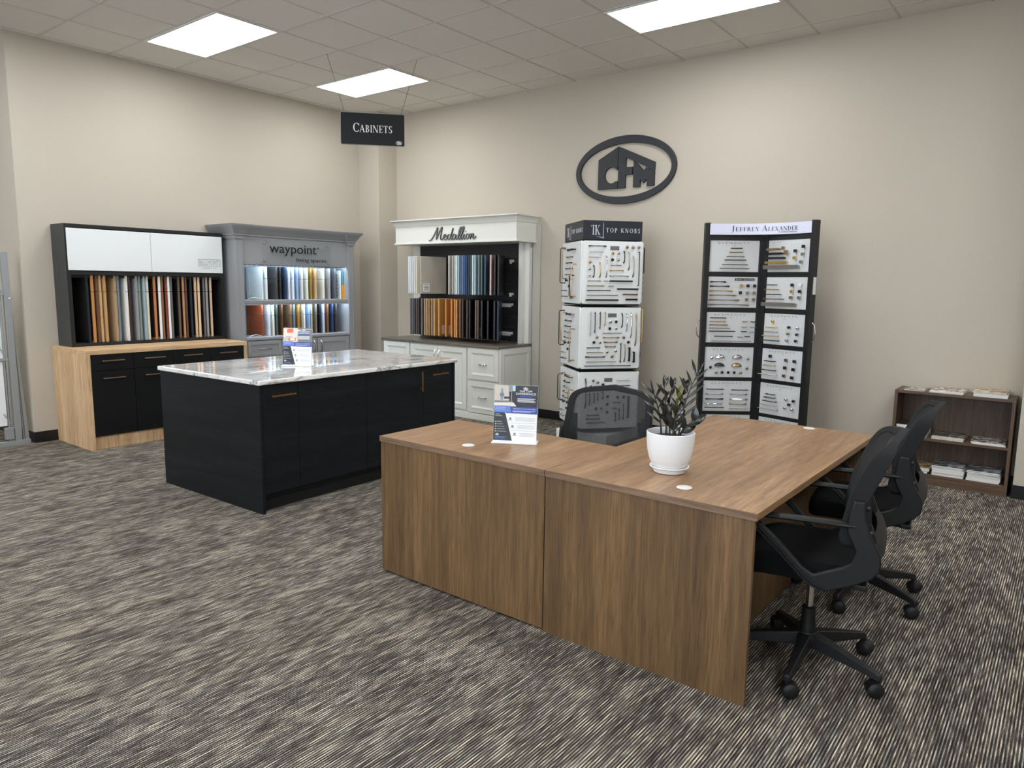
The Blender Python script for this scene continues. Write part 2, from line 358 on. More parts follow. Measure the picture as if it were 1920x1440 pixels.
# ceiling troffers, four feet by two, in rows
FRM = mat('troffer_frame', (226,226,222), .5); DIF = emat('troffer_diffuser', (247,251,255), LIGHT)
def troffer(x0, y0, label, group):
    t = thing('ceiling_light', label, 'ceiling light', (x0+T, y0+T/2, H-.012), 0, group)
    a, b = T-.012, T/2-.012
    MB().ring([(-a,-b),(a,-b),(a,b),(-a,b)], [(-a+.02,-b+.02),(a-.02,-b+.02),(a-.02,b-.02),(-a+.02,b-.02)], 0, .011, 'z').obj('frame', FRM, t)
    MB().box(-a+.018,-b+.018,.003,a-.018,b-.018,.009).obj('diffuser', DIF, t)
    return t
troffer(CX0, CY0-5*T, 'lit rectangular ceiling light nearest the left wall, above the black oak sample hutch', 'ceiling lights')
troffer(CX0, CY0-2*T, 'lit rectangular ceiling light just behind the hanging black Cabinets sign chains', 'ceiling lights')
troffer(CX0+6*T, CY0-2*T, 'lit rectangular ceiling light at the top edge, above the oval wall emblem', 'ceiling lights')
for (i, j) in [(6,5),(12,5),(0,8),(6,8),(12,8),(0,11),(6,11),(12,11),(-6,8),(-6,11),(0,14),(6,14),(12,14),(12,2)]:  # unseen troffers continuing the rows, added to light the room
    troffer(CX0+i*T, CY0-j*T, 'added lit rectangular ceiling light nearer the viewer, beyond the top of the photo', 'added ceiling lights out of frame')

# ================================================================== CABINET FRONTS (built facing -y)
def rot90(): return Matrix.Rotation(PI/2, 4, 'Z')
def slab_front(mb, x0, z0, x1, z1, y, th=.02, m=0): mb.box(x0, y, z0, x1, y+th, z1, m)
def shaker(mb, x0, z0, x1, z1, y, fw=.06, th=.02, rec=.008, m=0, raised=False):
    """door leaf: flat frame round a set-back panel; raised adds a sloped inner moulding"""
    mb.box(x0,y,z0,x0+fw,y+th,z1,m); mb.box(x1-fw,y,z0,x1,y+th,z1,m)
    mb.box(x0+fw,y,z0,x1-fw,y+th,z0+fw,m); mb.box(x0+fw,y,z1-fw,x1-fw,y+th,z1,m)
    mb.box(x0+fw,y+rec,z0+fw,x1-fw,y+th,z1-fw,m)
    if raised:
        a = .022; o = [(x0+fw,z0+fw),(x1-fw,z0+fw),(x1-fw,z1-fw),(x0+fw,z1-fw)]; i = [(x0+fw+a,z0+fw+a),(x1-fw-a,z0+fw+a),(x1-fw-a,z1-fw-a),(x0+fw+a,z1-fw-a)]
        vs = [(p[0],y-.003,p[1]) for p in o]+[(p[0],y+rec-.001,p[1]) for p in i]
        mb.add(vs, [[k,(k+1)%4,(k+1)%4+4,k+4] for k in range(4)], m)
        j = [(x0+fw-.006,z0+fw-.006),(x1-fw+.006,z0+fw-.006),(x1-fw+.006,z1-fw+.006),(x0+fw-.006,z1-fw+.006)]
        mb.ring(j, o, y-.003, y+.004, 'y', m)
def bar_pull(parent, x, z, L, m, y, vertical=False, r=.0055, out=.03, name='handle'):
    mb = MB()
    if vertical:
        mb.box(x-r,y-out,z-L/2,x+r,y-out+.011,z+L/2); [mb.box(x-r*.8,y-out+.004,z+s*(L/2-.02)-.005,x+r*.8,y,z+s*(L/2-.02)+.005) for s in (-1,1)]
    else:
        mb.box(x-L/2,y-out,z-r,x+L/2,y-out+.011,z+r); [mb.box(x+s*(L/2-.02)-.005,y-out+.004,z-r*.8,x+s*(L/2-.02)+.005,y,z+r*.8) for s in (-1,1)]
    return mb.obj(name, m, parent, bevel=.0015)
def arch_pull(parent, x, z, L, m, y, vertical=False, out=.03, r=.006, name='handle'):
    pts = []
    for k in range(11):
        a = -1+2*k/10; d = out*(1-a**4)
        pts.append((x, y-d, z+a*L/2) if vertical else (x+a*L/2, y-d, z))
    return MB().tube(pts, [r*1.3]+[r]*9+[r*1.3], 8).obj(name, m, parent, smooth=True)

# ---------------------------------------------------------------- black and oak display hutch on the left wall
OAK = wood('light_oak', ((188,150,108),(207,172,130),(222,192,152)), 'z', 34, .05, .5, .1, 2.2)
OAKX = wood('light_oak_length', ((188,150,108),(207,172,130),(222,192,152)), 'x', 34, .05, .5, .1, 2.2)
BFR = mat('black_laminate', (13,14,16), .5, spec=.3)
oy = -3.226
t = thing('base_cabinet', 'light oak framed base cabinet with black drawer and door fronts, along the left wall', 'cabinet', (.01,oy,0), PI/2)
def ly(Y): return Y-oy
y0, y1, d, h = ly(-4.001), ly(-2.451), .739, .894
mb = MB().box(y0,-d,0,y0+.035,0,h-.04).box(y1-.035,-d,0,y1,0,h-.04).box(y0+.035,-d+.03,.0,y1-.035,-.02,.118)
mb.obj('body', OAK, t, bevel=.002)
MB().box(y0,-d,h-.04,y1,0,h).obj('countertop', OAKX, t, bevel=.002)
MB().box(y0+.035,-d+.03,.118,y1-.035,-.03,h-.04).obj('carcass', BFR, t)
n = 4; w0 = (y1-y0-.07)/n
for k in range(n):
    a = y0+.035+k*w0+.002; b = a+w0-.004
    dr = MB().box(a,-d+.006,.707,b,-d+.028,h-.045).obj('drawer', BFR, t, bevel=.001)
    bar_pull(dr, (a+b)/2, .795, .19, mat('brushed_bronze', (158,138,118), .35, 1), -d+.006)
    dr = MB().box(a,-d+.006,.124,b,-d+.028,.702).obj('door', BFR, t, bevel=.001)
    bar_pull(dr, (a+b)/2, .640, .19, MC['brushed_bronze'], -d+.006)

z0 = .894
t = thing('sample_hutch', 'black open hutch with white glossy upper doors, standing on the oak cabinet', 'hutch', (.01,oy,z0), PI/2)
a, b, dd, hh = ly(-3.94), ly(-2.419), .296, 2.005-z0
DKG = mat('charcoal_laminate', (52,54,54), .5)
mb = MB().box(a,-dd,0,a+.035,0,hh,1).box(b-.035,-dd,0,b,0,hh,0).box(a+.035,-dd,0,b-.035,0,.03).box(a+.035,-dd,hh-.03,b-.035,0,hh).box(a+.035,-dd,.655,b-.035,0,.69).box(a+.035,-.015,.03,b-.035,0,hh-.03)
mb.box(a+.001,-dd-.001,.001,a+.034,-dd,hh-.001,0)
mb.obj('carcass', [BLKM, DKG], t)
for (p, q) in ((-3.925,-3.1795),(-3.1765,-2.432)):
    MB().box(ly(p),-dd-.006,.696,ly(q),-dd+.014,1.072).obj('door', WHT, t, bevel=.0015)
gm = MB(); Ym = ly(-2.701); Yn = ly(-2.459)
gm.ring([(Ym,.765),(Yn,.765),(Yn,.838),(Ym,.838)], [(Ym+.006,.771),(Yn-.006,.771),(Yn-.006,.832),(Ym+.006,.832)], -dd-.0075,-dd-.006)
text(gm, 'BELLMONT', Yn-Ym-.03, .045, (Ym+.015,-dd-.006,.779), d=.0015)
text(gm, 'CABINET CO.', .16, .017, ((Ym+Yn)/2-.08,-dd-.006,.737), d=.0015, sp=1.3)
gm.obj('lettering', mat('grey_lettering', (160,163,165), .5), t)
# sliding rails
MB().box(a+.035,-dd+.03,.630,b-.035,-dd+.05,.654).box(a+.035,-.2,.630,b-.035,-.18,.654).obj('rail', BLKM, t)

def smat(c, i=None, rough=.42): return mat('door_paint_%d_%d_%d' % c, c, rough)
ORD = ['first','second','third','fourth','fifth','sixth','seventh','eighth','ninth','tenth','eleventh','twelfth','thirteenth','fourteenth','fifteenth','sixteenth','seventeenth','eighteenth','nineteenth','twentieth','twenty-first','twenty-second','twenty-third','twenty-fourth','twenty-fifth','twenty-sixth','twenty-seventh','twenty-eighth','twenty-ninth','thirtieth']
def row_labels(names, kind, place):
    out = []; n = len(names)
    for i, nm in enumerate(names):
        if names.count(nm) == 1: s = f'{nm} {kind} {place}'
        elif i == 0: s = f'{nm} {kind}, leftmost {place}'
        elif i == n-1: s = f'{nm} {kind}, rightmost {place}'
        else:
            s = f'{nm} {kind} between the {names[i-1]} and {names[i+1]} ones {place}'
            if len(s.split()) > 16: s = f'{nm} {kind}, {ORD[i]} from the left {place}'
        out.append(s)
    for i, s in enumerate(out):
        if out.count(s) > 1 or len(s.split()) > 16: out[i] = f'{names[i]} {kind}, {ORD[i]} from the left {place}'
    return out
OK1,WAL,OK2,OK3,TAN = (186,130,78),(104,74,52),(190,156,112),(184,146,98),(166,140,108)
BELL = [(-3.778,-3.756,(26,28,32),'matte black',1),(-3.734,-3.71,OK1,'honey oak',1),(-3.690,-3.671,WAL,'walnut brown'),(-3.663,-3.643,OK2,'pale oak'),(-3.624,-3.602,OK3,'golden oak'),(-3.53,-3.508,TAN,'wide tan'),
 (-3.503,-3.483,(108,122,132),'slate grey'),(-3.427,-3.405,(222,222,216),'pearl white'),(-3.398,-3.379,(62,44,38),'dark brown'),(-3.331,-3.311,(142,146,150),'silver grey'),(-3.303,-3.284,(122,134,122),'sage grey'),(-3.256,-3.236,(150,172,180),'light blue'),(-3.227,-3.207,(206,204,190),'cream'),
 (-3.158,-3.136,(186,118,70),'orange oak',1),(-3.110,-3.088,(232,232,230),'bright white',1),(-3.082,-3.063,(128,88,66),'chestnut',1),(-3.043,-3.022,(124,66,46),'red mahogany',1),(-3.018,-2.997,(234,234,232),'flat white',1),(-2.993,-2.971,(92,96,96),'steel grey',1),
 (-2.913,-2.893,(102,80,66),'umber',1),(-2.867,-2.847,(178,130,92),'caramel',1),(-2.838,-2.819,(92,66,54),'cocoa',1),(-2.785,-2.766,(34,40,50),'navy black',1),(-2.739,-2.717,(206,174,138),'beige oak',1),(-2.702,-2.680,(220,192,156),'sand',1),(-2.645,-2.627,(104,100,98),'ash grey',1),(-2.615,-2.594,(150,148,150),'light grey',1),(-2.570,-2.549,(208,176,146),'pale peach wood',1)]
L = row_labels([x[3] for x in BELL], 'slab door sample', 'in the black hutch')
for s, lab in zip(BELL, L):
    ya, yb, c = s[0], s[1], s[2]; th = yb-ya
    o = thing('door_sample', lab, 'door sample', (.28,(ya+yb)/2,z0+.030), PI/2+math.radians(11*max(0,min(1,(-2.9-ya)/.35))), 'slab door samples in the black hutch')
    mm = smat(c)
    MB().box(-th/2,0,0,th/2,.25,.470).obj('door_face', mm, o, bevel=.002)
    MB().box(-th/2,0,.474,th/2,.25,.623).obj('drawer_face', mm, o, bevel=.002)
    MB().box(-th/2-.002,.012,.02,-th/2,.25,.60).obj('backing', BLKM if len(s) > 4 else mm, o)

# ---------------------------------------------------------------- grey lit display unit
oy = -1.57
GRY = mat('grey_cabinet_paint', (146,147,149), .42)
t = thing('display_cabinet', 'tall grey cabinet with crown moulding, acrylic name plate and two lit sample shelves', 'cabinet', (.01,oy,0), PI/2)
D = .44; A, B = ly(-2.36), ly(-.78)
pl, pr_ = ly(-2.27), ly(-.87)
mb = MB()
mb.box(A,-D,0,pl,-.0,1.99).box(pr_,-D,0,B,0,1.99)                      # side posts
mb.box(pl,-.02,0,pr_,0,1.99)
mb.box(pl,-D+.02,1.69,pr_,-D+.04,1.99).box(pl,-D+.04,1.96,pr_,0,1.99)          # header
mb.box(A-.005,-D-.005,0,B+.005,-D,.1)
mb.box(A+.012,-D-.004,.12,A+.02,-D,1.95).box(pl-.02,-D-.004,.12,pl-.012,-D,1.95)
mb.box(pr_+.012,-D-.004,.12,pr_+.02,-D,1.95).box(B-.02,-D-.004,.12,B-.012,-D,1.95)
mb.obj('carcass', GRY, t, bevel=.002)
MB().box(pl,-D+.01,.0,pr_,-.02,.868).obj('base', GRY, t)
MB().box(pl,-D-.012,.868,pr_,-.02,.904).obj('counter', GRY, t, bevel=.008)
MB().box(pl,-D+.012,1.268,pr_,-.02,1.308).obj('shelf', GRY, t, bevel=.006)
# crown: stepped cove, breaking forward over the posts
prof = [(0,1.955),(.012,1.955),(.012,1.985),(.022,1.99),(.022,2.005),(.035,2.02),(.055,2.06),(.08,2.085),(.085,2.105),(0,2.105)]
def crown(mb, x0, x1, yf, yb=0.0):
    n = len(prof); rings = []
    for px_, pz in prof:
        rings.append([(x0-px_,yb,pz),(x0-px_,yf-px_,pz),(x1+px_,yf-px_,pz),(x1+px_,yb,pz)])
    vs = [p for r in rings for p in r]; fs = []
    for i in range(n):
        j = (i+1)%n
        for k in range(3): fs.append([i*4+k,i*4+k+1,j*4+k+1,j*4+k])
    fs += [[i*4 for i in range(n)],[i*4+3 for i in range(n)]]
    mb.add(vs, fs)
cm = MB(); crown(cm, A, pl, -D-.001); crown(cm, pr_, B, -D-.001); crown(cm, pl, pr_, -D+.03); cm.obj('crown_moulding', GRY, t, smooth=True)
mb = MB(); shaker(mb, ly(-2.255), .69, ly(-1.84), .86, -D-.01, .04); dr = mb.obj('drawer', GRY, t, bevel=.0015); arch_pull(dr, ly(-2.05), .775, .15, NICK, -D-.01)
mb = MB(); shaker(mb, ly(-2.255), .40, ly(-1.84), .68, -D-.01, .04); dr = mb.obj('drawer', GRY, t, bevel=.0015); arch_pull(dr, ly(-2.05), .56, .15, NICK, -D-.01)
mb = MB(); shaker(mb, ly(-2.255), .11, ly(-1.84), .39, -D-.01, .04); dr = mb.obj('drawer', GRY, t, bevel=.0015); arch_pull(dr, ly(-2.05), .27, .15, NICK, -D-.01)
for (p, q, hx) in ((-1.83,-1.36,-1.405),(-1.35,-.885,-1.305)):
    mb = MB(); shaker(mb, ly(p), .11, ly(q), .86, -D-.01, .055); dr = mb.obj('door', GRY, t, bevel=.0015); arch_pull(dr, ly(hx), .76, .13, NICK, -D-.01, True)
LEDM = emat('led_strip', (205,232,255), LED)
MB().box(pl,-D+.012,1.252,pr_,-D+.026,1.268).obj('shelf_lip', GRY, t)
for zz in (1.704, 1.262):
    MB().box(pl+.03,-D+.045,zz-.005,pr_-.03,-D+.065,zz+.005).obj('light_strip', LEDM, t)
cb = MB()
for k in range(26): x = pl+.02+k*.053; cb.box(x,-D+.03,1.685,x+.035,-D+.045,1.69).box(x,-D+.03,1.262,x+.035,-D+.045,1.268)
cb.obj('sample_tracks', BLKM, t)
sg = MB().box(ly(-2.045),-D-.006,1.705,ly(-1.127),-D-.001,1.957).obj('name_plate', clearmat('plate_acrylic', .2), t, bevel=.001)
gm = MB(); text(gm, 'waypoint', .62, .130, (ly(-1.955),-D-.006,1.792), d=.003); gm.obj('lettering', mat('sign_black', (12,12,13), .5), sg); gm = MB(); text(gm, '®', .022, .022, (ly(-1.322),-D-.006,1.885), d=.002)
gm.obj('lettering', mat('sign_black', (12,12,13), .5), sg); gm = MB(); text(gm, 'living spaces', .41, .056, (ly(-1.61),-D-.006,1.722), d=.003)
gm.obj('small_lettering', mat('sign_black', (12,12,13), .5), sg)
for Y in (-2.01,-1.16):
    for zz in (1.93,1.735): MB().lathe([(.010,0),(.012,-.004),(.012,-.02),(.008,-.026)], 14, (ly(Y),-D+.018,zz), axis='y').obj('standoff', CHROME, sg, smooth=True)
for zz in (.905, 1.309): 
    MB().tube([(ly(-2.235),-D+.0,zz+.004),(ly(-2.2),-D+.0,zz+.022),(ly(-2.15),-D-.0,zz+.028),(ly(-2.09),-D-.0,zz+.014),(ly(-2.075),-D-.0,zz+.004)], .0025, 6).obj('cable', WHT, t, smooth=True)

def framed_sample(o, w, dep, h, mm, split=.34, two=True, fw=.055):
    """two-piece sample, its moulded faces towards -x (local) and +x"""
    def piece(name, za, zb):
        mb = MB(); mb.box(-w/2+.004,0,za,w/2-.004,dep,zb)
        for s in (-1, 1):
            x0, x1 = (-w/2, -w/2+.004) if s < 0 else (w/2-.004, w/2)
            f = min(fw, (zb-za)*.3)
            mb.box(x0,0,za,x1,dep,za+f).box(x0,0,zb-f,x1,dep,zb).box(x0,0,za+f,x1,f,zb-f).box(x0,dep-f,za+f,x1,dep,zb-f)
        mb.obj(name, mm, o, bevel=.0012)
    if two: zs = h*(1-split); piece('door_face', 0, zs-.002); piece('drawer_face', zs+.002, h)
    else: piece('door_face', 0, h)
WP = {'upper':(1.3095, .362, [(-1.984,(222,228,226),'wide white shaker'),(-1.931,(226,230,232),'plain white'),(-1.80,(74,70,68),'charcoal'),(-1.751,(48,42,40),'espresso'),(-1.684,(40,56,82),'navy'),(-1.635,(214,218,226),'cool white'),(-1.581,(222,226,232),'snow white'),(-1.525,(150,172,206),'sky blue'),(-1.46,(226,226,220),'soft white'),(-1.389,(222,220,206),'ivory'),(-1.335,(160,128,62),'mustard oak'),(-1.268,(212,174,124),'natural maple'),(-1.154,(224,222,208),'antique white'),(-1.07,(170,162,160),'taupe'),(-.985,(104,108,112),'slate'),]),
      'lower':(.9055, .352, [(-1.995,(146,72,40),'wide cherry red'),(-1.909,(216,220,228),'plain white'),(-1.857,(222,218,204),'ivory'),(-1.812,(76,92,84),'forest green'),(-1.743,(92,64,44),'dark walnut'),(-1.624,(122,94,66),'brown hickory'),(-1.581,(112,126,140),'slate blue'),(-1.519,(170,124,56),'golden oak'),(-1.466,(166,152,130),'mushroom'),(-1.443,(232,232,232),'bright white'),(-1.371,(146,168,198),'pale blue'),(-1.341,(180,168,140),'wheat'),(-1.276,(118,106,94),'stone brown'),(-1.222,(18,22,30),'black'),(-1.166,(196,202,218),'lavender white'),(-1.105,(118,80,52),'nut brown'),(-1.034,(46,68,100),'denim blue'),(-.978,(72,62,60),'dark grey brown')])}
for nm, (zz, hh, lst) in WP.items():
    L = row_labels([x[2] for x in lst], 'door sample', f'on the {nm} lit shelf')
    for (yb, c, _), lab in zip(lst, L):
        o = thing('door_sample', lab, 'door sample', (.36,yb-.011,zz), PI/2, f'door samples on the {nm} lit shelf')
        big = yb < -1.98
        framed_sample(o, .021, .30, hh, smat(c), .36, not big or nm == 'lower', .06)
o = thing('hardware_sample_board', 'white board of small dark pulls on the upper lit shelf', 'sample board', (.36,-.915,1.3095), PI/2)
MB().box(-.006,0,0,.006,.28,.34).obj('board', WHT, o, bevel=.001)
for k in range(7): MB().tube([(-.006,.06,.04+k*.042),(-.022,.06,.04+k*.042),(-.022,.17,.04+k*.042),(-.006,.17,.04+k*.042)], .004, 6).obj('pull', KNB, o, smooth=True)
o = thing('sample_book', 'thin sample book with an orange and teal spine on the upper lit shelf', 'book', (.37,-.880,1.3095), PI/2)
MB().box(-.012,0,0,.012,.24,.17,0).box(-.012,0,.17,.012,.24,.33,1).obj('cover', [mat('orange_cover', (232,150,40), .5), mat('teal_cover', (90,150,160), .5)], o, bevel=.001)

# ---------------------------------------------------------------- cream display cabinet on the back wall
CRM = mat('cream_cabinet_paint', (226,226,217), .38); CRM2 = mat('greige_filler_paint', (184,180,168), .5)
TAU = wood('taupe_laminate', ((98,91,81),(114,106,95),(128,118,106)), 'x', 30, .06, .35, .05, 2)
ox = 1.676
def lx(X): return X-ox
t = thing('base_cabinet', 'cream base cabinet with moulded doors and drawers under a taupe counter, against the back wall', 'cabinet', (ox,-.004,0))
D = .594
MB().box(lx(.752),-D+.02,.0,lx(2.604),-.0,.814).obj('body', CRM, t, bevel=.002)
MB().box(lx(.740),-.614,.814,lx(2.614),0,.843).obj('countertop', TAU, t, bevel=.004)
MB().box(lx(.745),-D-.004,0,lx(2.611),-D+.02,.07).obj('plinth', CRM, t, bevel=.004)
def front(nm, x0, x1, z0, z1, hz=None, hx=None, vert=False):
    mb = MB(); shaker(mb, lx(x0), z0, lx(x1), z1, -D-.002, .055, .022, .009, raised=True); o = mb.obj(nm, CRM, t, bevel=.001)
    if vert: arch_pull(o, lx(hx), hz, .10, CHROME, -D-.002, True, .028, .005)
    else: arch_pull(o, lx((x0+x1)/2), hz, .11, CHROME, -D-.002, False, .03, .008)
front('drawer', .774, 1.219, .455, .808, .63); front('drawer', .774, 1.219, .08, .435, .26)
front('door', 1.253, 1.694, .10, .798, .70, 1.662, True); front('door', 1.698, 2.138, .10, .798, .70, 1.730, True)
front('drawer', 2.156, 2.598, .455, .808, .632); front('drawer', 2.156, 2.598, .08, .435, .26)
mb = MB(); mb.xf = Matrix.Translation((lx(2.604),0,0)) @ Matrix.Rotation(PI/2,4,'Z')
shaker(mb, -.57, .075, -.02, .805, -.012, .055, .012, .006, raised=True); mb.xf = None; mb.obj('side_panel', CRM, t, bevel=.001)

t = thing('display_canopy', 'cream hutch with crowned header and dark slatted back standing on the taupe counter', 'hutch', (ox,-.004,.843))
Z = .843
SLT = wood('slat_board', ((30,29,31),(42,40,42),(58,56,56)), 'x', 40, .04, .5, .1, 2)
mb = MB(); zs = [.85,1.0,1.132,1.264,1.395,1.531,1.666,1.801,1.97]
mb.box(lx(.86),-.024,.007,lx(2.49),-.0,1.127)
for k in range(len(zs)-1): mb.box(lx(.86),-.038,zs[k]+.003-Z,lx(2.49),-.024,zs[k+1]-.003-Z)
mb.obj('slat_back', SLT, t)
MB().box(lx(.74),-.05,.0,lx(.86),0,1.145).obj('post', CRM, t, bevel=.002)
MB().box(lx(2.49),-.115,.0,lx(2.545),0,1.145).box(lx(2.545),-.06,0,lx(2.60),0,1.145).obj('post', CRM, t, bevel=.002)
MB().box(lx(.765),-.374,1.145,lx(2.655),0,1.350).obj('header', CRM, t, bevel=.002)
MB().box(lx(.752),-.386,1.132,lx(2.668),0,1.152).obj('header_trim', CRM, t, bevel=.003)
prof = [(0,1.345),(.008,1.345),(.012,1.36),(.022,1.385),(.04,1.405),(.05,1.410),(.05,1.422),(0,1.422)]
cm = MB(); crown(cm, lx(.765), lx(2.655), -.374); cm.obj('crown_moulding', CRM, t, smooth=True)
MB().box(lx(.86),-.07,.02,lx(2.33),-.038,.045).box(lx(.86),-.07,.46,lx(2.4),-.038,.49).obj('rail', BLKM, t)
for (xa, xb, za, zb) in ((2.307,2.368,1.792,1.745),(2.307,2.368,1.415,1.372),(2.17,2.363,1.298,1.25),(2.17,2.363,.965,.918)):
    MB().box(lx(xa),-.052,zb+.018-Z,lx(xb),-.038,za-Z).box(lx(xa),-.046,zb-Z,lx(xb-.03),-.038,zb+.018-Z).obj('slot_bracket', WHT, t, bevel=.001)
# script name, drawn as thin raised strokes
def spl(P, n=7):
    out = []; P = [P[0]]+P+[P[-1]]
    for i in range(1, len(P)-2):
        for k in range(n):
            u = k/n; a, b, c, d = P[i-1], P[i], P[i+1], P[i+2]
            out.append(tuple(.5*((2*b[j])+(-a[j]+c[j])*u+(2*a[j]-5*b[j]+4*c[j]-d[j])*u*u+(-a[j]+3*b[j]-3*c[j]+d[j])*u**3) for j in (0,1)))
    return out+[P[-2]]
STRK = [[(-.3,-.05),(0,.02),(.45,.5),(.95,1.25),(1.15,1.62),(1.12,1.3),(.98,.5),(.92,.1)],[(.92,.1),(1.3,.8),(1.75,1.55),(1.85,1.62),(1.78,1.2),(1.62,.4),(1.66,.02),(1.85,.1),(2.05,.25)],
 [(2.05,.25),(2.4,.45),(2.5,.62),(2.35,.72),(2.12,.5),(2.1,.15),(2.3,0),(2.6,.12),(2.8,.35)],
 [(3.2,.62),(2.95,.68),(2.72,.4),(2.75,.08),(2.98,.02),(3.2,.3),(3.45,.95),(3.62,1.45)],[(3.62,1.45),(3.35,.7),(3.22,.2),(3.35,0),(3.6,.2)],
 [(4.0,.62),(3.75,.68),(3.52,.4),(3.55,.08),(3.75,.02),(4.0,.35),(4.08,.62)],[(4.08,.62),(3.98,.2),(4.08,0),(4.3,.18),(4.65,.75),(4.9,1.4),(4.8,1.55),(4.6,1.15),(4.42,.5),(4.4,.1),(4.52,0),(4.75,.25)],
 [(4.75,.25),(5.08,.85),(5.3,1.45),(5.2,1.58),(5.02,1.2),(4.84,.55),(4.82,.1),(4.95,0),(5.15,.22),(5.35,.62)],[(5.35,.62),(5.22,.2),(5.3,0),(5.5,.15)],[(5.52,.92),(5.56,.98)],
 [(5.95,.64),(5.72,.6),(5.58,.3),(5.66,.03),(5.9,.1),(6.08,.42),(5.95,.64),(6.2,.56)],[(6.2,.56),(6.38,.66),(6.3,.3),(6.22,.0)],[(6.22,0),(6.45,.5),(6.7,.66),(6.72,.45),(6.62,.1),(6.8,.02),(7.1,.35)]]
sx, sz = .74/7.4, .150/1.67
def script_mb(dx, dz, yb, r):
    mb = MB()
    for S in STRK:
        P = spl(S); mb.tube([(lx(1.345)+.03+p[0]*sx+dx, yb, 1.175+p[1]*sz+dz) for p in P], r, 6, sy=.8)
    return mb
script_mb(0,0,-.388,.0046).obj('script_lettering', mat('script_grey', (150,150,150), .35, .3), t, smooth=True)
script_mb(.005,-.005,-.381,.0050).obj('script_backing', mat('script_black', (20,20,20), .5), t, smooth=True)
M1 = [(1.074,(226,230,232),'bright white'),(1.102,(220,226,232),'cool white'),(1.136,(212,214,220),'pale grey white'),(1.168,(228,224,208),'cream'),(1.203,(222,216,198),'ivory'),(1.278,(186,180,166),'greige'),(1.738,(188,184,172),'light greige'),(1.798,(186,174,168),'pinkish taupe'),(1.835,(196,204,200),'mist white'),(1.858,(206,222,224),'pale aqua'),(1.889,(150,176,196),'powder blue'),(1.926,(98,100,104),'storm grey'),(1.951,(88,124,172),'cornflower blue'),(1.981,(54,86,132),'royal blue'),(2.010,(44,66,96),'navy'),(2.044,(46,56,68),'ink'),(2.074,(56,66,72),'slate'),(2.103,(188,208,206),'ice'),(2.137,(160,184,192),'light sky blue'),(2.193,(104,122,122),'grey green'),(2.233,(82,102,100),'spruce'),(2.284,(40,70,90),'teal blue'),(2.365,(206,172,166),'blush pink'),(2.496,(26,26,28),'black'),(2.622-.10,(18,18,20),'jet black')]
M1[-2] = (2.425,(26,26,28),'charcoal black'); M1[-1] = (2.475,(18,18,20),'jet black')
M2 = [(1.105,(96,96,96),'grey'),(1.135,(104,104,104),'ash grey'),(1.165,(78,78,80),'dark grey'),(1.205,(92,80,76),'mauve brown'),(1.236,(70,64,60),'charcoal brown'),(1.292,(112,108,104),'warm grey'),(1.345,(176,144,110),'tan'),(1.378,(186,150,108),'light oak'),(1.416,(170,134,92),'wheat oak'),(1.462,(158,138,120),'taupe'),(1.50,(204,162,108),'natural maple'),(1.575,(198,150,82),'honey oak'),(1.688,(196,136,72),'amber'),(1.778,(206,142,74),'orange maple'),(1.83,(196,130,64),'russet'),(1.858,(204,144,82),'copper'),(1.912,(120,88,62),'nut brown'),(1.952,(62,48,44),'dark walnut'),(2.02,(70,54,46),'espresso'),(2.06,(22,20,20),'black'),(2.152,(112,90,80),'dusty brown'),(2.184,(86,68,60),'umber'),(2.24,(24,22,24),'onyx'),(2.33,(20,20,22),'ebony'),(2.424,(36,38,46),'midnight'),(2.475,(34,46,62),'navy')]
for nm, zz, hh, lst in (('upper', 1.388, .442, M1), ('lower', .895, .435, M2)):
    L = row_labels([x[2] for x in lst], 'slab door sample', f'in the cream hutch\'s {nm} row')
    for (x, c, cn), lab in zip(lst, L):
        if nm == 'upper': th = math.radians(-8 if x < 1.3 else 30*(x-1.738)/.737)
        else: th = math.asin((x-(1.09+(x-1.105)*.855))/.385)
        o = thing('door_sample', lab, 'door sample', (x,-.46,zz), th, f'door samples in the {nm} row of the cream hutch')
        MB().box(-.0095,0,0,.0095,.385,hh).obj('panel', smat(c), o, bevel=.003)
        if cn in ('greige','honey oak','amber','espresso','umber'):
            MB().box(.0095,.03 if cn == 'greige' else .06,.025,.0102,.13,.125).obj('label_sticker', PAPER, o)
            gl = MB(); text(gl, 'Medallion', .07, .014, (.0102,.04,.105), (0,1,0), d=.0003)
            for k in range(4): gl.box(.0102,.045,.04+k*.014,.0105,.11,.045+k*.014)
            if cn == 'greige': gl.obj('label_print', mat('print_black', (40,40,42), .6), o)
        MB().box(-.004,.385,hh*.82,.004,.392,hh*.9).box(-.004,.385,hh*.08,.004,.392,hh*.16).obj('hanger', BLKM, o)
struct(MB().box(2.62,-.022,0,2.72,0,2.17).obj('trim_1', CRM2, bevel=.002))
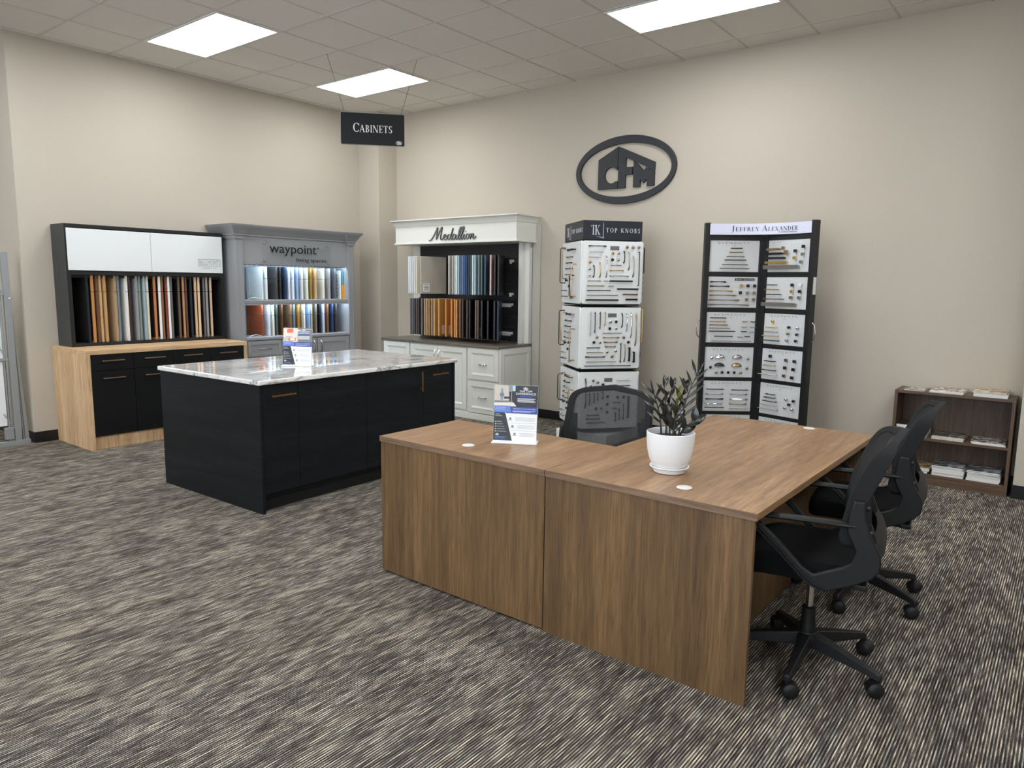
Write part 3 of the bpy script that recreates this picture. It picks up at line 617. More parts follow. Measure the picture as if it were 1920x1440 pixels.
# ================================================================== WALL EMBLEM AND HANGING SIGN
EMB = mat('emblem_black', (34,37,41), .5)
t = thing('wall_emblem', 'large black oval emblem with house-shaped block letters on the back wall', 'emblem', (3.747,-.002,2.678))
mb = MB(); mb.ring(ell(0,-.004,.574,.335,72), ell(.001,-.006,.522,.262,72), -.028, 0); mb.obj('oval_ring', EMB, t, bevel=.002)
for k, P in LOGO.items(): MB().prism(P, -.026, 0).obj('letter', EMB, t, bevel=.0015)
A1, B1 = Vector((1.733,-2.119,H-.006)), Vector((2.294,-1.498,H-.006)); dr = (B1-A1).normalized(); rz = math.atan2(dr.y, dr.x)
c0 = A1+dr*.412; t = thing('hanging_sign', 'black hanging sign reading Cabinets in white capitals, on two thin chains', 'sign', (c0.x,c0.y,2.967), rz)
def rrect(w, h, r, n=5, cx=0, cz=0):
    P = []
    for sx_, sz_, a0 in ((1,1,0),(-1,1,90),(-1,-1,180),(1,-1,270)):
        for k in range(n+1):
            a = math.radians(a0+90*k/n); P.append((cx+sx_*(w/2-r)+r*math.cos(a), cz+sz_*(h/2-r)+r*math.sin(a)))
    return P
SGN = mat('sign_panel_black', (15,16,18), .5, spec=.3); WL = mat('sign_white', (232,232,230), .5, emit=0)
MB().prism(rrect(.606,.300,.014), -.005, .005).obj('panel', SGN, t)
g = MB(); g.ring(rrect(.606,.300,.014), rrect(.598,.292,.011), -.0056, -.005, m=0)
g.obj('edge_line', mat('sign_edge', (150,150,148), .5), t)
g = MB(); serif(g, 'CABINETS', .368, .083, (-.185,-.005,-.030), d=.0015, small=.80); g.obj('lettering', WL, t); g = MB(); logo_flat(g, (.247,-.005,-.118), .052, (1,0,0), (0,0,1), .0015)
g.obj('small_emblem', WL, t)
for s in (-1, 1):
    xt = -.263 if s < 0 else .268; xc = -.412 if s < 0 else .425; P = []
    n = 46; mb = MB()
    for k in range(n):
        a = Vector((xt+(xc-xt)*k/n,0,.146+(H-.006-2.967-.146)*k/n)); b = Vector((xt+(xc-xt)*(k+1)/n,0,.146+(H-.006-2.967-.146)*(k+1)/n)); mid = (a+b)/2; d_ = (b-a)*.62
        off = Vector((.0022,0,0)) if k % 2 else Vector((0,.0022,0))
        mb.tube([mid-d_, mid-d_*.5+off, mid+d_*.5+off, mid+d_], .0011, 4); mb.tube([mid-d_, mid-d_*.5-off, mid+d_*.5-off, mid+d_], .0011, 4)
    mb.obj('chain', mat('chain_dark', (70,66,62), .4, .8), t)

# ================================================================== ISLAND
ISL = wood('black_stained_oak', ((13,15,17),(18,21,24),(25,29,33)), 'y', 44, .06, .5, .3, 2.5, spec=.25)
ISX = wood('black_stained_oak_side', ((13,15,17),(18,21,24),(25,29,33)), 'x', 44, .06, .5, .3, 2.5, spec=.25)
BRS = mat('satin_brass', (172,136,84), .3, 1)
t = thing('kitchen_island', 'black stained oak island with a white grey-veined marble top', 'island', (3.452,-4.051,0), math.radians(1.371))
MB().box(-1.263,0,.885-.032,0,1.918,.885).obj('countertop', marble(), t, bevel=.007, seg=3)
hz = .852
MB().box(-1.243,.035,.10,-.042,1.88,hz).obj('carcass', ISL, t)
MB().box(-1.20,.036,0,-.09,1.86,.10).obj('toe_kick', BLKM, t)
MB().box(-1.245,.012,0,-.016,.032,hz).obj('end_panel', ISX, t, bevel=.001)
MB().box(-1.245,1.880,0,-.016,1.900,hz).obj('end_panel', ISX, t, bevel=.001)
fr = [(.036,.310),(.313,.913),(.916,1.520),(1.523,1.816+.062)]
fr = [(.036,.310),(.313,.913),(.916,1.520),(1.523,1.876)]
for k, (a, b) in enumerate(fr):
    o = MB().box(-.040,a,.128,-.020,b,hz-.004).obj('door', ISL, t, bevel=.001)
    mb = MB()
    if k in (0, 3):
        c = .178 if k == 0 else 1.692; L_ = .185
        mb.box(.008,c-L_/2,.771,.018,c+L_/2,.782).box(-.020,c-.07,.772,.010,c-.062,.781).box(-.020,c+.062,.772,.010,c+.07,.781)
    elif k == 2:
        mb.box(.008,1.472,.655,.018,1.483,.815).box(-.020,1.473,.672,.010,1.482,.680).box(-.020,1.473,.790,.010,1.482,.798)
    if mb.v: mb.obj('handle', BRS, o, bevel=.001)

# ================================================================== L SHAPED DESK
W_ = ((112,80,54),(142,106,76),(164,127,94))
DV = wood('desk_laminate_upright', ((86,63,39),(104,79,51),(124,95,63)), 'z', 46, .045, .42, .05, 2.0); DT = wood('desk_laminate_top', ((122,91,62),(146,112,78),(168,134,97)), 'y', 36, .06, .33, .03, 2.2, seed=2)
EDG = wood('desk_edge_band', ((98,76,58),(116,91,70),(132,105,82)), 'x', 30, .05, .5, .03)
GRM = mat('grommet_plastic', (214,212,208), .4)
def grommet(p, x, y):
    MB().lathe([(.030,0),(.031,.002),(.028,.0035),(.0,.0035)], 28, (x,y,.731)).ring(ell(x,y,.020,.020,24), ell(x,y,.018,.018,24), .7344, .7352, 'z').obj('grommet', GRM, p, smooth=True)
t = thing('desk_return', 'shorter left section of the walnut laminate desk, with the blue and black flyer', 'desk', (4.722,-4.171,0), -.00586)
MB().box(0,0,.703,1.049,.596,.731).obj('desktop', DT, t, bevel=.0012)
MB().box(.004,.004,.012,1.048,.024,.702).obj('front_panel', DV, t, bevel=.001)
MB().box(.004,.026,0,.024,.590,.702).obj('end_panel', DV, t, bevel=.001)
grommet(t, .494, .133); MB().box(0,-.0015,.7035,1.0485,0,.7305).obj('edge_band', EDG, t)
t = thing('desk', 'wide right section of the walnut laminate desk, holding the potted plant', 'desk', (4.722,-4.171,0), -.00586)
MB().box(1.052,0,.703,1.965,1.781,.731).obj('desktop', DT, t, bevel=.0012)
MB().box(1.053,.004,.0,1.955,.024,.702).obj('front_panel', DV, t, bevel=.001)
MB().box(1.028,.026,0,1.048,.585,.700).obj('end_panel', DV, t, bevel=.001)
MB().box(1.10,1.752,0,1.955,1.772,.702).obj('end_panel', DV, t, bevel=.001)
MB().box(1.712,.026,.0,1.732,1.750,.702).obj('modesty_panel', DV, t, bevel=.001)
MB().box(1.0525,-.0015,.7035,1.965,0,.7305).obj('edge_band', EDG, t); grommet(t, 1.626, .138); grommet(t, 1.638, 1.72)

# ================================================================== TASK CHAIRS (front +x)
CB = mat('chair_plastic', (19,20,21), .5, spec=.35); CS = mat('chair_fabric', (9,10,11), .9, bump=.4, bscale=500, spec=.2); CG = mat('chair_back_fabric', (24,25,26), .75, bump=.25, bscale=600, spec=.3); CM = meshmat()
def interp(tb, z):
    for (z0, x0), (z1, x1) in zip(tb, tb[1:]):
        if z <= z1: return x0+(x1-x0)*(z-z0)/(z1-z0)
    return tb[-1][1]
BT = [(.55,-.092),(.59,-.078),(.63,-.067),(.674,-.066),(.732,-.077),(.81,-.100),(.893,-.137),(.951,-.167),(1.0,-.193),(1.03,-.210)]
def bs(s, tt):
    z = .585+(.418-.045*(s*s))*tt; hw = .250-.014*tt
    return Vector((interp(BT, z)-.05*(1-s*s), s*hw, z))
def outl(k, kt, n=56):
    P = []
    for i in range(n):
        a = 2*PI*i/n; c, s = math.cos(a), math.sin(a); e = 2/12
        P.append((math.copysign(abs(c)**e, c)*k, .5+.5*math.copysign(abs(s)**e, s)*kt))
    return P
def make_chair(label):
    t = thing('task_chair', label, 'chair', (0,0,0), 0, 'black mesh task chairs')
    # backrest
    mb = MB(); O, I = outl(1, 1), outl(.86, .86); n = len(O); vs = []
    for lst, dx, kk in ((O,.006,0),(I,.004,0),(O,-.024,.040),(I,-.014,.030)): vs += [bs(*p)+Vector((dx-kk*abs(p[0])**6,0,0)) for p in lst]
    fs = []
    for i in range(n):
        j = (i+1)%n; fs += [[i,j,j+n,i+n],[i+2*n,i+3*n,j+3*n,j+2*n],[i,i+2*n,j+2*n,j],[i+n,j+n,j+3*n,i+3*n]]
    mb.add(vs, fs); bf = mb.obj('back_frame', CG, t, bevel=.004, smooth=True)
    mb = MB(); N, Mv = 16, 16; vs = []
    for dx in (.002, -.002):
        for j in range(Mv+1):
            for i in range(N+1): vs.append(bs((-1+2*i/N)*.88, .5+(-.5+j/Mv)*.88)+Vector((dx,0,0)))
    q = (N+1)*(Mv+1); fs = []
    for j in range(Mv):
        for i in range(N):
            a = j*(N+1)+i; fs += [[a,a+1,a+N+2,a+N+1]]
    mb.add(vs[:q], fs); mb.obj('mesh_panel', CM, t, smooth=True)
    # rear support: curved band with two uprights
    mb = MB(); n = 16; vs = []
    zs = [(.480,-.150),(.505,-.178),(.545,-.192),(.585,-.192),(.618,-.182)]
    for off in (0, .026):
        for (z, x) in zs:
            for i in range(n+1):
                s = -1+2*i/n; vs.append((x-.030*(1-s*s)+off, s*.250, z+.01*(1-s*s)))
    w1 = n+1; q = w1*len(zs); fs = []
    for j in range(len(zs)-1):
        for i in range(n):
            a = j*w1+i; fs += [[a,a+1,a+w1+1,a+w1],[q+a,q+a+w1,q+a+w1+1,q+a+1]]
    for i in range(n):
        fs += [[i,q+i,q+i+1,i+1],[(len(zs)-1)*w1+i,(len(zs)-1)*w1+i+1,q+(len(zs)-1)*w1+i+1,q+(len(zs)-1)*w1+i]]
    for j in range(len(zs)-1):
        a = j*w1; fs += [[a,a+w1,q+a+w1,q+a],[a+n,q+a+n,q+a+w1+n,a+w1+n]]
    mb.add(vs, fs); bsup = mb.obj('back_support', CB, t, smooth=True)
    for s in (-1, 1):
        y = s*.205
        MB().prism([(-.190,.605),(-.160,.585),(-.138,.62),(-.130,.68),(-.132,.76),(-.150,.84),(-.160,.84),(-.160,.74),(-.166,.68),(-.182,.64)], y-.022, y+.022).obj('back_bracket', CB, t, bevel=.006, smooth=True)
        for zz, xx in ((.745,-.150),(.655,-.165)): MB().lathe([(.010,0),(.010,s*.010),(.006,s*.013)], 12, (xx,y+s*.022,zz), axis='y').obj('bolt', KNB, bsup, smooth=True)
        # side frame with armrest
        P = [(.245,.664),(.213,.632),(.140,.560),(.070,.486),(.022,.443),(-.032,.426),(-.117,.463),(-.179,.500),(-.201,.530),(-.206,.560),(-.201,.590),(-.162,.665),(-.146,.720),(-.140,.775),(-.105,.775),
             (-.092,.72),(-.090,.660),(-.122,.594),(-.111,.550),(-.084,.527),(.009,.483),(.048,.505),(.130,.585),(.213,.656),(.245,.680)]
        ya, yb = (s*.249, s*.272)
        MB().prism(P, min(ya,yb), max(ya,yb)).obj('side_frame', CB, t, bevel=.005, smooth=True)
        rods = MB()
        for off in (.012, .026): rods.tube([(.240,s*.274,.668-off),(.213,s*.275,.648-off),(.130,s*.275,.574-off),(.050,s*.275,.496-off),(.010,s*.275,.466-off),(-.03,s*.275,.445-off*.6)], .0042, 6)
        rods.obj('trim_rib', CB, t, smooth=True)
        pts = [(-.125+.385*k/12, s*(.260+.006*math.sin(PI*k/12)), .684+.005*math.cos(PI*(k/12-.3))-.004) for k in range(13)]
        rr = [.012]+[.021]+[.025]*9+[.021,.012]
        mb = MB(); mb.tube(pts, rr, 12, sy=.38); mb.obj('armrest', CB, t, smooth=True)
    # seat
    mb = MB(); n = 48; vs = []; rings = [(.90,.432),(.985,.440),(1.0,.462),(.99,.492),(.93,.510),(.7,.516),(.3,.512)]
    for k, z in rings:
        for i in range(n):
            a = 2*PI*i/n; c, s = math.cos(a), math.sin(a); e = 2/4.5
            x = math.copysign(abs(c)**e, c)*.215*k+.065; y = math.copysign(abs(s)**e, s)*.232*k
            vs.append((x, y, z-(.02*max(0,(x-.18)/.1) if x > .18 else 0)))
    fs = [[i*n+k,i*n+(k+1)%n,(i+1)*n+(k+1)%n,(i+1)*n+k] for i in range(len(rings)-1) for k in range(n)]+[list(range(n-1,-1,-1)),[(len(rings)-1)*n+k for k in range(n)]]
    mb.add(vs, fs); mb.obj('seat', CS, t, smooth=True)
    MB().box(-.16,-.11,.405,.12,.11,.434).box(-.17,-.24,.44,-.12,.24,.462).obj('seat_mechanism', CB, t, bevel=.006)
    MB().tube([(.02,-.10,.418),(.03,-.2,.415),(.03,-.27,.412)], [.005,.005,.009], 8).obj('lever', CB, t, smooth=True)
    MB().lathe([(.031,.10),(.031,.17),(.027,.19),(.027,.245),(.020,.25)], 20).obj('column_sleeve', CB, t, smooth=True)
    MB().lathe([(.0145,.24),(.0145,.41)], 16).obj('gas_column', CHROME, t, smooth=True)
    st = MB(); st.lathe([(.040,.085),(.048,.10),(.048,.135),(.036,.150)], 20); base = st.obj('base_hub', CB, t, smooth=True)
    for k in range(5):
        R_ = Matrix.Rotation(2*PI*k/5, 4, 'Z')
        mb = MB(); mb.xf = R_
        S = [(.02,.030,.092,.148),(.06,.027,.088,.140),(.16,.021,.080,.122),(.25,.016,.072,.102),(.285,.016,.066,.096),(.302,.013,.062,.086)]
        vs = []
        for r, hw, zb, zt in S: vs += [(r,-hw,zb),(r,hw,zb),(r,hw*.8,zt),(r,-hw*.8,zt)]
        fs = [[0,1,2,3],[len(vs)-4+i for i in range(4)]]
        for j in range(len(S)-1):
            for q in range(4): a = j*4+q; b = j*4+(q+1)%4; fs.append([a,b,b+4,a+4])
        mb.add(vs, fs); mb.obj('base_leg', CB, t, bevel=.004, smooth=True)
        cx = .292; mb = MB(); mb.xf = R_ @ Matrix.Translation((cx,0,0)) @ Matrix.Rotation(.8+k*1.1, 4, 'Z')
        mb.tube([(0,0,.048),(0,0,.072)], .007, 8)
        for s in (-1, 1): mb.lathe([(.010,s*.004),(.026,s*.004),(.0295,s*.008),(.0295,s*.020),(.022,s*.027),(.010,s*.029)], 20, (-.012,0,.0295), axis='y')
        n = 12; hv = []
        for yy in (-.0055,.0055):
            for r in (.0315,.024):
                for q in range(n+1):
                    a = math.radians(-15+190*q/n); hv.append((-.012+r*math.cos(a),yy*3.4,.0295+r*math.sin(a)))
        fs = []; w1 = n+1
        for q in range(n): fs += [[q,q+1,q+1+w1,q+w1],[2*w1+q,3*w1+q,3*w1+q+1,2*w1+q+1],[q,2*w1+q,2*w1+q+1,q+1]]
        mb.add(hv, fs); mb.obj('caster', CB, t, smooth=True)
    return t
ch = make_chair('black task chair pulled up to the desk\'s near corner, closest to the viewer')
def place(c, x, y, face, star, dz=0, sh=0):
    c.location = (x,y,dz); c.rotation_euler = (0,0,math.radians(face))
    for o in c.children:
        k = o.name.split('.')[0]
        if k in ('base_leg','base_hub','caster'):
            o.rotation_euler = (0,0,math.radians(star-face)); o.location.z = -dz
        if k == 'column_sleeve': o.location.z = -dz
        if k not in ('base_leg','base_hub','caster','column_sleeve','gas_column'): o.location.x = sh
place(ch, 6.760, -3.717, 191, -15, 0, -.031)
c2 = copy_tree(ch); c2['label'] = 'black task chair tucked at the desk\'s far side, between the nearer chair and the bookshelf'; place(c2, 6.768, -2.847, 188, -25.5, 0, -.031)
c3 = copy_tree(ch); c3['label'] = 'black task chair behind the desk, its see-through mesh back facing the viewer'; place(c3, 5.535, -3.33, -76, 10, -.045)

# ================================================================== HARDWARE DISPLAYS
HM = {'k':KNB,'s':NICK,'g':GOLD,'b':BRONZE,'d':DKM,'c':CHROME,'w':WHT,'r':mat('rose_bronze', (140,106,88), .35, 1),'y':mat('yellow_gold', (218,188,104), .25, 1)}
def pull(p, xf, x, z, L, mk, vert=False, out=.026, r=.0045, kind='bar', y=0):
    mb = MB(); mb.xf = xf; a = L/2
    def P(u, o): return (x, y-o, z+u) if vert else (x+u, y-o, z)
    if kind == 'bar':
        mb.tube([P(-a,out),P(a,out)], r, 8); mb.tube([P(-a*.82,0),P(-a*.82,out)], r*.9, 6); mb.tube([P(a*.82,0),P(a*.82,out)], r*.9, 6)
    elif kind == 'u':
        mb.tube([P(-a,0),P(-a,out*.8),P(-a+out*.2,out),P(a-out*.2,out),P(a,out*.8),P(a,0)], r, 8)
    elif kind == 'arch':
        pts = [P(-a+2*a*k/10, out*(1-abs(-1+k/5)**4)) for k in range(11)]; mb.tube(pts, [r*1.5,r*1.4,r,r*.9,r,r*1.1,r,r*.9,r,r*1.4,r*1.5], 8)
    elif kind == 'flat':
        hw = r*1.9
        if vert: mb.box(x-hw,y-out,z-a,x+hw,y-out+.006,z+a); mb.box(x-hw*.7,y-out+.006,z-a,x+hw*.7,y,z-a+.012); mb.box(x-hw*.7,y-out+.006,z+a-.012,x+hw*.7,y,z+a)
        else: mb.box(x-a,y-out,z-hw,x+a,y-out+.006,z+hw); mb.box(x-a,y-out+.006,z-hw*.7,x-a+.012,y,z+hw*.7); mb.box(x+a-.012,y-out+.006,z-hw*.7,x+a,y,z+hw*.7)
    return mb.obj('pull', HM[mk], p, smooth=(kind != 'flat'))
def knob(p, xf, x, z, mk, r=.0145, sq=False, y=0):
    mb = MB(); mb.xf = xf
    if sq: mb.box(x-r,y-.026,z-r,x+r,y-.014,z+r); mb.lathe([(.005,0),(.005,-.014)], 8, (x,y,z), axis='y')
    else: mb.lathe([(.007,0),(.005,-.010),(r*.8,-.015),(r,-.021),(r*.85,-.027),(r*.3,-.030)], 16, (x,y,z), axis='y')
    return mb.obj('knob', HM[mk], p, smooth=not sq, bevel=.0008 if sq else 0)
# ---- four-sided tower
TS = .590; t = thing('hardware_tower', 'tall revolving white tower of cabinet knobs and pulls with a black lettered header', 'display', (3.806,-.503,0), math.radians(50.65))
TWH = mat('tower_white', (226,228,226), .35); TB = mat('tower_header_black', (30,34,42), .4)
pb = MB(); pb.xf = Matrix.Rotation(-math.radians(50.65),4,'Z'); pb.box(-.275,-.32,0,.30,.30,.105); pb.obj('plinth', TWH, t, bevel=.004)
MB().lathe([(.06,.10),(.06,1.95)], 20).obj('post', BLKM, t, smooth=True)
s = TS/2
hd = MB().box(-.29,-.29,1.93,.29,.29,2.107).obj('header', TB, t, bevel=.003)
for k in range(2):
    g = MB(); g.xf = Matrix.Rotation(-PI/2*k, 4, 'Z')
    serif(g, 'TK', .088, .088, (-.215,-.29,1.975), small=1, d=.0015, track=-.12); g.prism([(-.17,1.965),(-.165,1.965),(-.085,1.950),(-.09,1.945)], -.2915, -.29)
    g.obj('monogram', mat('header_white', (205,208,212), .5), hd); g = MB(); g.xf = Matrix.Rotation(-PI/2*k, 4, 'Z'); g.box(-.098,-.2915,1.950,-.094,-.29,2.085); serif(g, 'TOP KNOBS', .335, .040, (-.068,-.29,2.000), small=1, d=.0015, track=.28)
    g.obj('lettering', mat('header_white', (205,208,212), .5), hd)
FR1 = [('h',435,675,443,'k','arch'),('h',440,628,522,'s','bar'),('h',435,580,592,'s','bar'),('k',452,660,'g'),('k',447,750,'c'),('k',447,840,'c'),('v',705,865,510,'k','arch'),('v',665,865,597,'g','arch'),('v',575,865,685,'c','arch'),
 ('h',425,610,915,'s','bar'),('h',650,710,915,'s','bar'),('p',737,440,862,495),('k',765,535,'g'),('k',845,535,'c'),('k',762,625,'k'),('k',843,625,'c'),('h',740,890,700,'s','bar'),('h',740,930,770,'g','arch'),('h',740,1010,845,'c','arch'),('h',735,1055,915,'k','flat'),('h',725,785,985,'s','bar'),
 ('k',963,450,'b'),('k',1045,450,'s'),('k',1130,450,'s'),('v',505,665,930,'k','arch'),('v',515,760,1000,'s','arch'),('v',565,855,1065,'s','arch'),('v',515,970,1140,'d','u'),('h',415,655,982,'b','bar'),('h',415,745,1045,'d','bar'),('h',415,850,1110,'s','bar'),('h',410,862,1175,'k','flat'),
 ('h',845,1140,1022,'d','flat'),('h',925,1135,1095,'b','flat'),('h',970,1135,1165,'d','flat')]
FR2 = [('v',150,450,455,'s','bar'),('v',150,410,515,'k','bar'),('v',150,365,580,'d','bar'),('v',150,325,645,'b','bar'),('p',692,170,803,217),('k',715,272,'c'),('k',793,272,'d'),('k',712,355,'k'),('k',793,355,'c'),('v',170,340,875,'k','arch'),('v',170,390,935,'c','arch'),('v',165,470,995,'c','arch'),('v',165,570,1060,'b','arch'),
 ('h',615,865,412,'s','bar'),('h',635,843,467,'b','arch'),('h',650,823,525,'r','arch'),('h',668,800,580,'r','arch'),('k',548,462,'b'),('k',508,525,'k'),('k',588,527,'c'),('k',898,465,'b'),('k',962,525,'d'),('h',415,590,593,'d','bar'),('h',415,630,650,'b','bar'),('h',410,665,707,'d','arch'),('h',410,800,765,'s','bar'),('h',405,1000,818,'k','u'),
 ('k',683,645,'c'),('k',797,633,'c'),('k',752,702,'b'),('v',530,785,862,'d','bar'),('v',550,770,920,'b','arch'),('v',590,765,980,'k','flat'),('v',645,780,1042,'k','flat')]
FR3 = [('p',667,952,775,1000),('k',513,978,'s'),('k',575,1003,'s'),('k',645,1033,'k'),('k',483,1048,'c'),('k',540,1065,'k'),('h',828,988,980,'s','bar'),('h',800,1005,1050,'d','bar'),('v',955,1340,420,'k','arch'),('v',1140,1300,470,'k','bar'),('v',1140,1270,530,'k','bar'),('v',1140,1240,580,'d','bar'),('v',1120,1225,645,'k','bar'),
 ('k',710,1190,'d'),('k',845,1200,'k'),('k',925,1200,'k'),('k',708,1290,'d'),('k',560,1345,'k'),('k',630,1340,'c'),('k',708,1395,'k'),('h',790,880,1270,'k','bar'),('h',780,830,1345,'k','bar'),('v',1190,1480,990,'k','flat'),('v',1290,1500,925,'k','bar'),('v',1350,1500,870,'d','bar'),('v',1400,1520,820,'k','bar'),('h',440,600,1430,'d','bar'),('h',440,620,1480,'k','arch'),('h',440,680,1530,'d','bar')]
LF = [('h',.42,.85,.10,'k','flat'),('h',.18,.70,.22,'b','arch'),('h',.18,.66,.32,'d','arch'),('h',.12,.72,.42,'k','arch'),('h',.10,.70,.52,'r','arch'),('k',.55,.60,'d'),('k',.30,.62,'k'),('k',.50,.72,'k'),('h',.06,.34,.80,'k','bar'),('h',.05,.42,.90,'d','bar'),('k',.62,.92,'b'),('k',.40,.10,'k')]
tiers = [(1.337,1.922,FR1,385,800,370,865), (.728,1.310,FR2,370,740,95,765), (.153,.700,FR3,370,740,870,745)]
PLT = mat('info_plate', (120,122,122), .4, .5)
for ti, (za, zb, FR, ux, us, vy, vs_) in enumerate(tiers):
    MB().box(-s+.012,-s+.012,za-.012,s-.012,s-.012,zb+.004).obj('tier_core', BLKM, t)
    for k in range(4):
        X_ = Matrix.Rotation(-PI/2*k, 4, 'Z')
        mb = MB(); mb.xf = X_; mb.prism(rrect(TS-.004, zb-za-.004, .02, 4, 0, (za+zb)/2), -s-.012, -s+.008)
        pn = mb.obj('tier_panel', TWH, t, bevel=.004)
        yf = -s-.012; hgt = zb-za
        if k == 0:
            for it in FR:
                U = lambda q: -s+.02+(q-ux)/us*(TS-.03); V = lambda q: zb-(q-vy)/vs_*hgt
                if it[0] == 'h': pull(pn, X_, (U(it[1])+U(it[2]))/2, V(it[3]), U(it[2])-U(it[1]), it[4], False, kind=it[5], y=yf, r=.0045 if it[5] != 'flat' else .004)
                elif it[0] == 'v': pull(pn, X_, U(it[3]), (V(it[1])+V(it[2]))/2, V(it[1])-V(it[2]), it[4], True, kind=it[5], y=yf)
                elif it[0] == 'k': knob(pn, X_, U(it[1]), V(it[2]), it[3], y=yf)
                else: MB().box(U(it[1]),yf-.003,V(it[4]),U(it[3]),yf,V(it[2])).obj('info_plate', PLT, pn)
        elif k == 1:
            for j, it in enumerate(LF):
                U = lambda q: -s+.03+q*(TS-.06); V = lambda q: zb-.02-q*(hgt-.03)
                mk = it[4] if it[0] == 'h' else it[3]
                if it[0] == 'h': pull(pn, X_, (U(it[1])+U(it[2]))/2, V(it[3]), (U(it[2])-U(it[1]))*.6, ['kdbs'['kdbs'.index(mk)-ti] if mk in 'kdbs' else mk][0], False, kind=it[5], y=yf, out=.034)
                else: knob(pn, X_, U(it[1]), V(it[2]), mk, y=yf)
            pull(pn, X_, U(.14), V(.36), .34 if ti < 2 else .26, 'k', True, kind='u', y=yf, out=.055, r=.0052)
            pull(pn, X_, U(.26), V(.34), .28, 'b' if ti != 1 else 'g', True, kind='u', y=yf, out=.05, r=.005)
            pull(pn, X_, U(.80), V(.62), .30, 'g' if ti == 0 else 'b', True, kind='u', y=yf, out=.05, r=.0062)
            if ti == 0: pull(pn, X_, U(.68), V(.72), .20, 'k', True, kind='u', y=yf, out=.045, r=.006)
        elif k == 3:
            if ti == 0:
                pull(pn, X_, -s+.10, V(.24) if 0 else zb-.17, .24, 'k', True, kind='u', y=yf, out=.05, r=.0065)
                for q in range(5): pull(pn, X_, -s+.10, zb-.33-q*.05, .05, 'kdbks'[q], False, kind='bar', y=yf, out=.032)
            if ti == 1:
                pull(pn, X_, -s+.10, zb-.18, .33, 'g', True, kind='bar', y=yf, out=.055, r=.0085); pull(pn, X_, -s+.08, zb-.46, .10, 'k', True, kind='arch', y=yf, out=.03, r=.008)
            if ti == 2: pull(pn, X_, -s+.08, zb-.12, .16, 'k', True, kind='u', y=yf, out=.03)
# ---- two-leaf framed stand
t = thing('hardware_stand', 'black folding two-leaf stand of grey hardware panels with a white curved lettered header', 'display', (5.299,-.3,0))
JB = mat('stand_black', (15,16,18), .38); JP = mat('board_grey', (203,204,204), .4); PRT = mat('board_print', (128,129,130), .5); PRW = mat('board_print_pale', (222,224,226), .4)
ROWS = [(1.911,1.643),(1.602,1.334),(1.293,1.027),(.989,.721),(.689,.416),(.385,.110)]
XL = Matrix.Rotation(math.radians(36.811), 4, 'Z'); XR = Matrix.Rotation(math.radians(-16.709), 4, 'Z')
Lb = {0:((150,670,372,428),[('h',425,578,480,'d'),('h',403,590,535,'y'),('h',372,612,590,'s'),('h',345,637,640,'k'),('h',315,660,702,'b'),('h',285,685,752,'s')]),
 1:((130,665,858,422),[('h',150,360,930,'k','dumb'),('h',148,410,990,'k','dumb'),('h',145,460,1053,'y','dumb'),('h',143,508,1112,'c','dumb'),('h',138,555,1175,'b','dumb'),('h',133,685,1238,'s','dumb')]+[('q',570,980,'y'),('q',660,980,'d'),('q',750,980,'k'),('q',563,1075,'k'),('q',655,1075,'s'),('q',745,1075,'s'),('q',650,1165,'b'),('q',742,1165,'b')]),
 2:((150,610,35,375),[('h',185,388,103,'k'),('h',183,385,148,'y'),('h',178,412,190,'r'),('h',178,440,230,'b'),('h',176,505,267,'k'),('h',248,480,330,'k'),('h',210,710,387,'s'),('h',595,652,147,'b'),('h',697,757,147,'k'),('h',590,650,212,'s'),('h',693,757,212,'s'),('h',583,647,268,'d'),('h',690,750,272,'s'),('h',548,605,335,'s'),('h',633,693,330,'k')]),
 3:((125,610,460,370),[('c',255,385,590,'c'),('c',470,600,592,'s'),('c',250,383,695,'k'),('c',463,597,695,'b'),('k',210,592,'c'),('k',200,708,'k'),('k',660,597,'s'),('k',655,715,'b'),('k',273,768,'s'),('k',348,768,'d'),('k',424,768,'d'),('k',500,768,'k'),('k',577,768,'s')]),
 4:((105,605,880,370),[('h',135,357,980,'k'),('h',145,355,1040,'s','arch'),('h',135,357,1098,'k','dumb'),('h',138,355,1158,'c','arch'),('h',125,368,1200,'k'),('h',450,660,985,'d'),('h',448,657,1040,'s','arch'),('h',436,662,1098,'c','dumb'),('h',442,655,1158,'b','arch'),('h',428,668,1205,'s')])}
